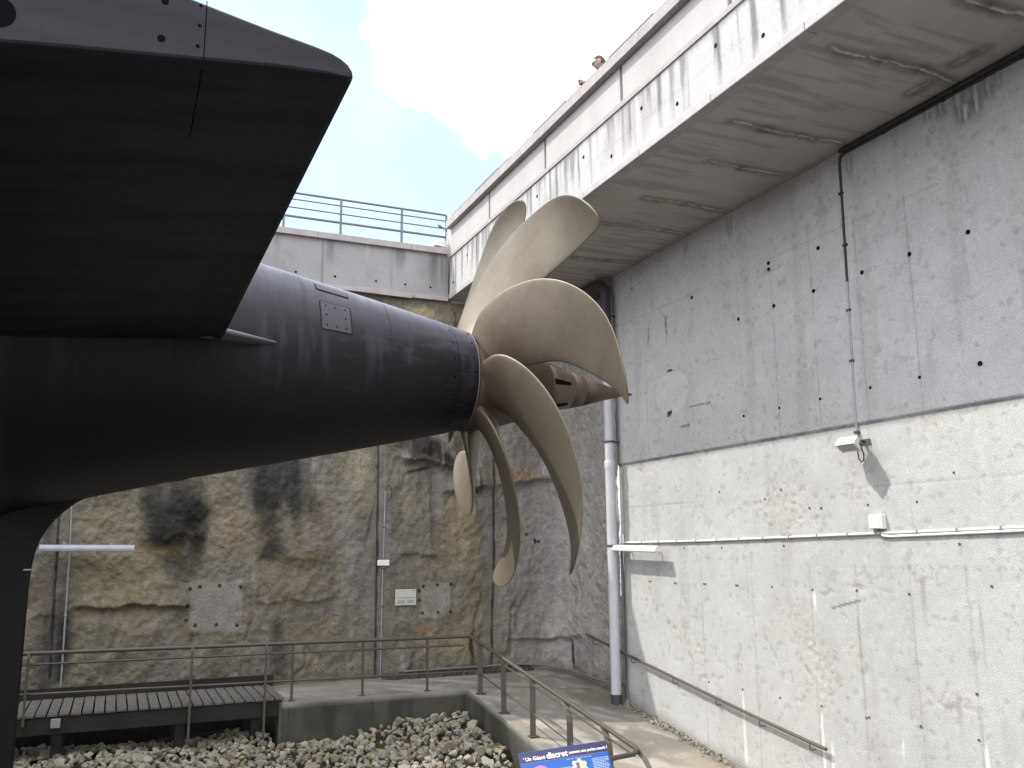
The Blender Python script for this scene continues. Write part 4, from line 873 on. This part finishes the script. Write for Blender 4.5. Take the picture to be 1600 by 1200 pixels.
# head: a tapered box pointing out and towards the dock, lit opening below
hd = Matrix.Translation((8.36, 8.50, 1.262)) @ Euler((math.radians(-4), math.radians(16), math.radians(28))).to_matrix().to_4x4()
w0, d0, h0 = .115, .165, .075
vs = [(-d0, -w0*1.05, -h0), (-d0, w0*1.05, -h0), (-d0*.9, w0*1.05, -h0+.035), (-d0*.9, -w0*1.05, -h0+.035), (d0*.6, -w0, -h0), (d0*.6, w0, -h0), (d0*.55, w0, h0), (d0*.55, -w0, h0), (.0, -w0, h0+.015), (.0, w0, h0+.015)]
b = MB(); b.add([hd @ Vector(q) for q in vs], [[0, 1, 2, 3], [4, 7, 6, 5], [7, 8, 9, 6], [8, 3, 2, 9], [1, 5, 6, 9, 2], [0, 3, 8, 7, 4], [0, 4, 5, 1]]); b.build('head', M_white, fl)
b = MB(); b.add([hd @ Vector(q) for q in ((-d0*.9, -w0*.85, -h0-.004), (d0*.4, -w0*.85, -h0-.004), (d0*.4, w0*.85, -h0-.004), (-d0*.9, w0*.85, -h0-.004))], [[0, 3, 2, 1]]); b.build('glass', mat('lamp_glass', (.25, .23, .2), .15, spec=.6), fl)
b = MB(); b.flat([hd @ Vector((.04, -w0-.012, 0)), hd @ Vector((.10, -w0-.012, 0)), (8.60, 8.36, 1.25)], .03, .008, (0, 0, 1)); b.flat([(8.42, 8.47, 1.30), (8.592, 8.47, 1.30)], .05, .012, (0, 1, 0)); b.box((8.588, 8.45, 1.29), (.012, .16, .06)); b.build('bracket', M_slate, fl)
b = MB(); b.tube([(8.555, 8.555, 1.33), (8.54, 8.54, 1.2), (8.53, 8.52, 1.08), (8.53, 8.48, 1.03), (8.53, 8.44, 1.05), (8.53, 8.43, 1.13), (8.5, 8.46, 1.24)], .008, 6); b.build('lead', M_black, fl)

jb = thing('junction_box', 'square cream junction box on the sunlit concrete wall', 'junction box', (8.57, 8.33, .28))
MB().box((8.56, 8.33, .282), (.085, .215, .175), bev=.012).build('body', M_cream, jb)
MB().box((8.513, 8.33, .282), (.012, .155, .155), bev=.004).build('lid', M_cream, jb)
MB().box((8.57, 8.36, .175), (.05, .05, .05)).build('gland', M_galv, jb)
hc = thing('wall_conduit', 'two white horizontal conduits clipped along the sunlit wall', 'conduit', (8.57, 10, .1))
MB().tube([(8.575, 14.44, .085), (8.575, 12, .092), (8.575, 8.5, .142), (8.575, 6.4, .172), (8.575, 2, .23)], .017, 8).build('pipe', M_white, hc)
MB().tube([(8.575, 8.33, .15), (8.575, 8.26, .112), (8.575, 8.15, .104), (8.575, 6.4, .138), (8.575, 2, .19)], .017, 8).build('pipe', M_white, hc)
bb = MB()
for y in np.arange(5, 14.3, .55): bb.box((8.578, y, .092+max(0, (12-y))*.0143+0), (.04, .03, .045))
bb.build('clips', M_galv, hc)
MB().box((8.56, 14.45, .15), (.05, .06, .17), bev=.006).build('end_box', M_white, hc)

def strip_light(name, label, p0, p1, drop, wall_pts, mats):
    t = thing(name, label, 'strip light', p0, None)
    a, c_ = Vector(p0), Vector(p1); ax = (c_-a).normalized(); out = drop; upv = Vector((0, 0, 1))
    secs = [(-.02, .05), (.055, .045), (.085, -.01), (.085, -.045), (-.065, -.045), (-.065, -.01)]
    vs = [q+out*u_+upv*w_ for q in (a, c_) for u_, w_ in secs]; n_ = len(secs)
    MB().add(vs, [[i, (i+1) % n_, n_+(i+1) % n_, n_+i] for i in range(n_)]+[list(range(n_))[::-1], list(range(n_, 2*n_))]).build('housing', mats[0], t)
    b_ = MB(); q0 = [a.lerp(c_, .02), a.lerp(c_, .98)]
    b_.add([q+out*u_+upv*w_ for q in q0 for u_, w_ in ((-.055, -.048), (.075, -.048), (.06, -.062), (-.04, -.062))], [[0, 1, 5, 4], [1, 2, 6, 5], [2, 3, 7, 6], [3, 0, 4, 7], [0, 3, 2, 1], [4, 5, 6, 7]]); b_.build('diffuser', mat('frosted_diffuser', (.66, .67, .68), .3), t)
    for f_ in wall_pts:
        q = a.lerp(c_, f_); MB().flat([q+upv*.052, q+upv*.085, q-out*.20+upv*.085, q-out*.20-upv*.10], .03, .008, ax).build('bracket', M_galv, t)
    return t
strip_light('strip_light', 'short white strip light standing off the sunlit wall beside the downpipe', (8.40, 14.52, .0), (8.40, 12.98, -.03), Vector((-1, 0, 0)), (.18, .8), (M_white,))
ylw = 16.98
strip_light('strip_light', 'long white strip light on the shaded rock wall at far left', (-1.16, ylw, .075), (.30, ylw, .062), Vector((0, -1, 0)), (.25, .75), (mat('grey_enamel', (.30, .30, .35), .45),))

# handrail on the right wall
hr = thing('wall_handrail', 'taupe tube handrail bracketed along the foot of the concrete wall', 'handrail', (8.52, 12, -2.2))
hz_ = [(8.62, 16.02, -1.68), (8.56, 15.3, -1.76), (8.52, 14.56, -1.862), (8.52, 13.11, -2.068), (8.52, 12.05, -2.222), (8.52, 10.91, -2.385), (8.52, 9.75, -2.535), (8.52, 9.45, -2.57)]
MB().tube(hz_, .024, 10).build('tube', M_rail, hr)
for y in (15.6, 14.2, 12.9, 11.75, 10.75, 9.75):
    z = float(np.interp(-y, [-q[1] for q in hz_], [q[2] for q in hz_])); MB().tube([(8.52, y, z-.02), (8.52, y, z-.085), (8.535, y-.01, z-.10), (8.62, y-.02, z-.10)], .008, 6).build('bracket', M_rail, hr)

# ------------------------------------------------------------------ conduits, box and notice on the rock wall
def wall_conduit(pts, r=.014, off=.02): return [(x, min(rock_y(x, z), YB)-off, z) for x, z in pts]
ct = thing('wall_cable', 'pale vertical conduit with a looped cable end and small box on the rock wall', 'conduit', (4.78, 17.2, -2.4))
q0, q1, q2, q3 = bp(601, 767), bp(598, 872), bp(597, 885), bp(593, 1062)
yc = min(rock_y(q0[0]+(q3[0]-q0[0])*t, q0[1]+(q3[1]-q0[1])*t) for t in np.linspace(0, 1, 40))-.015
MB().tube([(q0[0], yc, q0[1]), (q1[0], yc, q1[1])], .016, 8).build('pipe', M_galv, ct)
MB().tube([(q2[0], yc, q2[1]), (q3[0], yc, q3[1])], .016, 8).build('pipe', M_galv, ct)
MB().box(((q1[0]+q2[0])/2, yc-.01, (q1[1]+q2[1])/2-.01), (.23, .07, .11), bev=.01).build('box', M_white, ct)
MB().tube([(q0[0], yc, q0[1]-.02), (q0[0]+.01, yc-.01, q0[1]+.07), (q0[0]+.07, yc-.015, q0[1]+.11), (q0[0]+.125, yc-.015, q0[1]+.04), (q0[0]+.12, yc-.01, q0[1]-.10), (q0[0]+.06, yc-.01, q0[1]-.21), (q0[0]+.01, yc-.01, q0[1]-.25)], .008, 6).build('cable_loop', M_black, ct)
bb = MB()
for t in (.2, .42, .62, .8): bb.box((q0[0]+(q3[0]-q0[0])*t, yc, q0[1]+(q3[1]-q0[1])*t), (.05, .04, .025))
bb.build('clips', M_slate, ct)
ql = [bp(113, 770), bp(110, 850), bp(95, 1075)]
yc = min(rock_y(ql[0][0]+(ql[2][0]-ql[0][0])*t, ql[0][1]+(ql[2][1]-ql[0][1])*t) for t in np.linspace(0, 1, 30))-.015
b = MB(); b.tube([(a, yc, z) for a, z in ql], .016, 8)
for t in (.25, .5, .75): b.box((ql[1][0]+(ql[2][0]-ql[1][0])*t, yc, ql[1][1]+(ql[2][1]-ql[1][1])*t), (.05, .04, .025))
tag(b.build('wall_cable', M_galv), 'thin pale conduit crossing behind the long strip light at far left', 'conduit')
nt_ = thing('notice', 'small white notice plate screwed to the rock wall beside a grey patch', 'sign', (5.25, 17.0, -.95))
a0, a1 = bp(617, 921), bp(649, 945); nx0, nx1, nz0, nz1 = a0[0], a1[0], a1[1], a0[1]; yn = min(rock_y(x, z) for x in (nx0, (nx0+nx1)/2, nx1) for z in (nz0, (nz0+nz1)/2, nz1))-.03
MB().box(((nx0+nx1)/2, yn, (nz0+nz1)/2), (nx1-nx0, .03, nz1-nz0), bev=.006).build('plate', mat('off_white_plate', (.46, .47, .43), .5), nt_)
bb = MB()
w_ = nx1-nx0; hgt_ = nz1-nz0; ym = yn-.0175
bb.box((nx0+w_*.5, ym, nz1-hgt_*.12), (w_*.3, .003, .03), mi=1)
bb.box((nx0+w_*.82, ym, nz1-hgt_*.08), (w_*.12, .003, .012))
for k in range(3):
    bb.box((nx0+w_*.27, ym, nz0+hgt_*(.15+.07*k)), (w_*.36, .003, .010)); bb.box((nx0+w_*.74, ym, nz0+hgt_*(.15+.07*k)), (w_*.34, .003, .010))
bb.box((nx0+w_*.5, ym, nz0+hgt_*.47), (w_*.86, .003, .012))
bb.build('print', [mat('grey_ink', (.22, .22, .2), .6), mat('green_ink', (.36, .42, .22), .6)], nt_)

# ------------------------------------------------------------------ information panel
ip = thing('information_panel', 'tilted blue information panel with white title and propeller picture, at the railing foot', 'sign', (4.8, 9.2, -3.4))
TL = np.array(onY(810, 1177, 9.30)); TR = np.array(onY(945, 1157, 9.12))
ex_ = (TR-TL); W = np.linalg.norm(ex_); ex_ /= W
dn = np.array([0.0, -.42, -.68]); dn -= ex_*(dn@ex_); dn /= np.linalg.norm(dn); H = .72*W; nrm = np.cross(ex_, -dn); nrm = nrm if nrm[1] < 0 else -nrm
def pp(u, v, l=0.0): return tuple(TL+ex_*(u*W)+dn*(v*W)+nrm*l)
def pquad(bb, u0, v0, u1, v1, l, mi=0): bb.add([pp(u0, v0, l), pp(u1, v0, l), pp(u1, v1, l), pp(u0, v1, l)], [[0, 3, 2, 1]], mi)
b = MB(); b.add([pp(u, v, l) for l in (-.03, 0) for u, v in ((0, 0), (1, 0), (1, .72), (0, .72))], [[0, 1, 2, 3], [7, 6, 5, 4], [0, 4, 5, 1], [1, 5, 6, 2], [2, 6, 7, 3], [3, 7, 4, 0]])
M_blue = new_mat('blue_print'); nt = M_blue.node_tree; bs = nt.nodes['Principled BSDF']; bs.inputs['Roughness'].default_value = .3
bs.inputs['Base Color'].default_value = (.006, .105, .42, 1)
b.build('board', M_blue, ip)
b = MB(); pquad(b, .003, .004, .997, .118, .0015); b.build('title_band', mat('navy_print', (.035, .03, .10), .3), ip)
b = MB(); pquad(b, 0, .118, 1, .124, .002); b.build('band_line', mat('violet_line', (.22, .14, .30), .4), ip)
M_ink = mat('white_ink', (.78, .78, .80), .4, var=.02)
def write(txt, u, v, size, bold=0.0, l=.003):
    cu = bpy.data.curves.new('text', 'FONT'); cu.body = txt; cu.size = size*W; cu.offset = bold*W; cu.resolution_u = 3
    o = bpy.data.objects.new('text', cu); C.objects.link(o); bpy.context.view_layer.update()
    me = bpy.data.meshes.new_from_object(o.evaluated_get(bpy.context.evaluated_depsgraph_get())); bpy.data.objects.remove(o)
    w_ = max([q.co.x for q in me.vertices] or [0])
    for q in me.vertices: a, c_ = q.co.x, q.co.y; q.co = Vector(pp(u, v, l))+Vector(ex_)*a-Vector(dn)*c_
    me.materials.clear(); me.materials.append(M_ink); me.name = 'lettering'; link('lettering', me, ip); return u+w_/W
write('·', .035, .09, .07, .002)
u_ = write('Un Géant', .062, .098, .056, .0018)
u_ = write('discret', u_+.014, .101, .088, .0030)
u_ = write('comme une petite souris !', u_+.014, .086, .0420, .0016)
b = MB()
for k in range(6): b.box(pp(.535+.05*k, .142, .002), (.036*W, .003, .006*W), rot=Matrix((tuple(ex_), tuple(nrm), tuple(-dn))).transposed())
Rm = Matrix((tuple(ex_), tuple(nrm), tuple(-dn))).transposed()
rr5 = random.Random(5)
for (u0, v0, w0_, nl) in ((.40, .225, .17, 12), (.80, .175, .175, 16), (.80, .46, .175, 9)):
    for k in range(nl):
        u = u0+(.05 if (u0 > .7 and k > 7) else 0); v = v0+.0165*k; ue = u0+w0_-rr5.random()*.03
        while u < ue:
            wl = rr5.uniform(.012, .035); b.box(pp(u+wl/2, v, .002), (wl*W*.85, .003, .0075*W), rot=Rm); u += wl
b.build('body_text', mat('pale_ink', (.42, .50, .70), .5), ip)
def pdisc(bb, u, v, r, l, mi=0, n=32, f=lambda a: 1.0):
    bb.add([pp(u, v, l)]+[pp(u+r*f(2*math.pi*k/n)*math.cos(2*math.pi*k/n), v+r*f(2*math.pi*k/n)*math.sin(2*math.pi*k/n), l) for k in range(n)], [[0, 1+(k+1) % n, 1+k] for k in range(n)], mi)
b = MB(); pdisc(b, .20, .285, .125, .002); pdisc(b, .285, .30, .075, .0028, 1); b.box(pp(.295, .222, .003), (.05*W, .003, .012*W), rot=Rm, mi=2)
b.build('sphere_picture', [mat('lilac_print', (.42, .20, .52), .35, var=.3, scale=3), mat('light_blue_print', (.06, .32, .62), .35), M_ink], ip)
b = MB(); pdisc(b, .645, .245, .10, .002, 0, 70, lambda a: .72+.28*abs(math.sin(a*3.5+.3))); pdisc(b, .63, .225, .03, .0028, 1, 12, lambda a: .45+.9*abs(math.sin(a)))
pquad(b, .46, .335, .87, .342, .0025, 3); pquad(b, .56, .34, .76, .43, .0026, 2); pquad(b, .86, .29, .868, .34, .0025, 3); pquad(b, .72, .285, .865, .292, .0025, 3)
b.build('propeller_picture', [mat('cream_print', (.55, .53, .45), .4), mat('umber_print', (.16, .13, .09), .4), mat('black_print', (.02, .02, .03), .4), mat('pale_blue_print', (.20, .40, .75), .4)], ip)
bb = MB(); bb.tube([pp(.5, .5, -.04), (pp(.5, .5, -.04)[0], pp(.5, .5, -.04)[1]+.05, -4.0)], .035, 10); bb.build('stand', M_rail, ip)
MB().tube([pp(1.012, .02, -.02), pp(1.012, .72, -.02)], .012, 8).build('edge_tube', M_rail, ip)

# ------------------------------------------------------------------ the visitor on the deck
def skin_mesh(V, E, Rr, root=0, sub=2):
    me = bpy.data.meshes.new('skin'); me.from_pydata(V, E, []); o = bpy.data.objects.new('skin', me); C.objects.link(o)
    o.modifiers.new('s', 'SKIN')
    for i, r_ in enumerate(Rr): me.skin_vertices[0].data[i].radius = (r_, r_) if not isinstance(r_, tuple) else r_; me.skin_vertices[0].data[i].use_root = (i == root)
    md = o.modifiers.new('u', 'SUBSURF'); md.levels = sub; md.render_levels = sub
    bpy.context.view_layer.update()
    m2 = bpy.data.meshes.new_from_object(o.evaluated_get(bpy.context.evaluated_depsgraph_get())); bpy.data.objects.remove(o); return m2
pe = thing('person', 'man in sunglasses leaning on the deck parapet with hands clasped', 'person', (6.95, 11.4, 5.95))
HC = Vector(onX(936, 99, 6.45)); HD = Vector(onX(908, 129, 6.08))
yb = HC.y+.10
V = [(6.98, yb, 6.88), (6.88, yb, 7.08), (6.74, yb-.01, 7.28), (6.63, yb-.03, 7.38), HC+Vector((.06, .04, -.10)), HC+Vector((.02, .01, -.03)), HC+Vector((.01, .0, .03))]
E_ = [(i, i+1) for i in range(6)]; Rr = [(.17, .13), (.165, .12), (.17, .11), (.075, .07), (.058, .058), (.072, .078), (.076, .085)]
def chain(start, pts, rs):
    i = start
    for p_, r_ in zip(pts, rs): V.append(tuple(p_)); Rr.append(r_); E_.append((i, len(V)-1)); i = len(V)-1
    return i
for s_ in (1, -1):
    chain(0, [(6.98, yb+.10*s_, 6.78), (6.97, yb+.11*s_, 6.42), (7.0, yb+.12*s_, 6.02), (6.90, yb+.13*s_, 5.985)], [.095, .068, .045, .045])
    w = chain(2, [(6.72, yb+.19*s_, 7.28), (6.50, yb+.22*s_, 7.05), (HD.x+.17, HD.y+.07*s_, HD.z+.0), HD+Vector((.07, .03*s_, .0))], [.062, .048, .034, .030])
    p_ = chain(w, [HD+Vector((.02, .022*s_, .0))], [.032])
    for j in range(4):
        f0 = HD+Vector((-.015, .02*s_, .03-.02*j)); chain(p_, [f0, f0+Vector((-.03, -.012*s_, 0)), f0+Vector((-.036+.004*j, -.04*s_, -.004))], [.010, .009, .008])
    chain(p_, [HD+Vector((.01, .0, .045)), HD+Vector((-.02, -.01*s_, .055))], [.011, .009])
M_skin = mat('skin', (.29, .19, .15), .5, var=.08); M_shirt = mat('dark_shirt', (.11, .095, .085), .9, var=.15); M_hair = mat('brown_hair', (.045, .032, .025), .8, var=.3, scale=30); M_tr = mat('blue_trousers', (.05, .06, .10), .9)
bmesh_body = skin_mesh([tuple(q) for q in V], E_, Rr)
bm = bmesh.new(); bm.from_mesh(bmesh_body)
# head: shaped ellipsoid with brow, nose, chin and ears
fd = Vector((-.88, .42, -.22)).normalized(); lt = Vector((0, 0, 1)).cross(fd).normalized(); upd = fd.cross(lt)
hb = bmesh.new(); bmesh.ops.create_uvsphere(hb, u_segments=28, v_segments=20, radius=1)
for v in hb.verts:
    f_, l_, u_2 = v.co.x, v.co.y, v.co.z
    sc = 1.0-.22*max(0, -u_2)**1.3*(1 if f_ > -.2 else 1.25)
    f2 = f_*.098*sc+(.012*max(0, -u_2)*max(0, f_)); l2 = l_*.074*sc; u3 = u_2*.115
    if f_ > .55: f2 += .030*math.exp(-((l_)/.16)**2-((u_2+.12)/.16)**2)+.006*math.exp(-((u_2-.18)/.1)**2)-.006*math.exp(-((u_2-.02)/.08)**2)*(abs(l_) > .15)+.007*math.exp(-((u_2+.62)/.12)**2-(l_/.4)**2)+.008*math.exp(-((u_2+.9)/.14)**2)
    if abs(l_) > .86 and abs(u_2) < .34 and abs(f_) < .3: l2 *= 1.16
    v.co = HC+fd*f2+lt*l2+upd*u3
t_me = bpy.data.meshes.new('t'); hb.to_mesh(t_me); hb.free(); bm.from_mesh(t_me)
body = bpy.data.meshes.new('body'); 
for f in bm.faces: f.smooth = True
bm.to_mesh(body); bm.free(); body.materials.append(M_skin); link('body', body, pe)
hb = bmesh.new(); bmesh.ops.create_uvsphere(hb, u_segments=28, v_segments=20, radius=1)
for v in hb.verts:
    f_, l_, u_2 = v.co.x, v.co.y, v.co.z; k = 1.10
    lim = -.35 if f_ < .05 else (.12 if f_ < .45 else .50)
    if u_2 < lim: k = .80
    v.co = HC+fd*(f_*.098*k-.004)+lt*(l_*.075*k)+upd*(u_2*.115*k+.004+.006*math.sin(9*l_+5*f_)*(u_2 > .3))
me = bpy.data.meshes.new('hair'); hb.to_mesh(me); hb.free(); me.materials.append(M_hair); link('hair', me, pe)
b = MB()
for s_ in (1, -1): b.box(HC+fd*.104+lt*(.034*s_)+upd*.012, (.012, .05, .034), rot=Matrix((tuple(fd), tuple(lt), tuple(upd))).transposed(), bev=.004); b.tube([HC+fd*.10+lt*(.058*s_)+upd*.02, HC+fd*.0+lt*(.08*s_)+upd*.02], .004, 6)
b.tube([HC+fd*.108+lt*.02+upd*.018, HC+fd*.108-lt*.02+upd*.018], .004, 6); b.build('sunglasses', M_black, pe)
Vs = [(6.98, yb, 6.85), (6.88, yb, 7.08), (6.74, yb-.01, 7.27), (6.66, yb-.03, 7.345)]; Es = [(0, 1), (1, 2), (2, 3)]; Rs = [(.19, .15), (.185, .14), (.19, .13), (.085, .08)]
for s_ in (1, -1):
    i0 = len(Vs); Vs += [(6.72, yb+.19*s_, 7.28), (6.50, yb+.22*s_, 7.05), (HD.x+.20, HD.y+.085*s_, HD.z+.0), tuple(HD+Vector((.060, .030*s_, .0)))]; Es += [(2, i0), (i0, i0+1), (i0+1, i0+2), (i0+2, i0+3)]; Rs += [.080, .066, .058, .054]
me = skin_mesh(Vs, Es, Rs); me.materials.clear(); me.materials.append(M_shirt); me.name = 'shirt'; link('shirt', me, pe)
Vs = [(6.98, yb, 6.86)]; Es = []; Rs = [(.18, .14)]
for s_ in (1, -1):
    i0 = len(Vs); Vs += [(6.98, yb+.10*s_, 6.76), (6.97, yb+.11*s_, 6.42), (7.0, yb+.12*s_, 6.06)]; Es += [(0, i0), (i0, i0+1), (i0+1, i0+2)]; Rs += [.11, .085, .07]
me = skin_mesh(Vs, Es, Rs); me.materials.clear(); me.materials.append(M_tr); me.name = 'trousers'; link('trousers', me, pe)
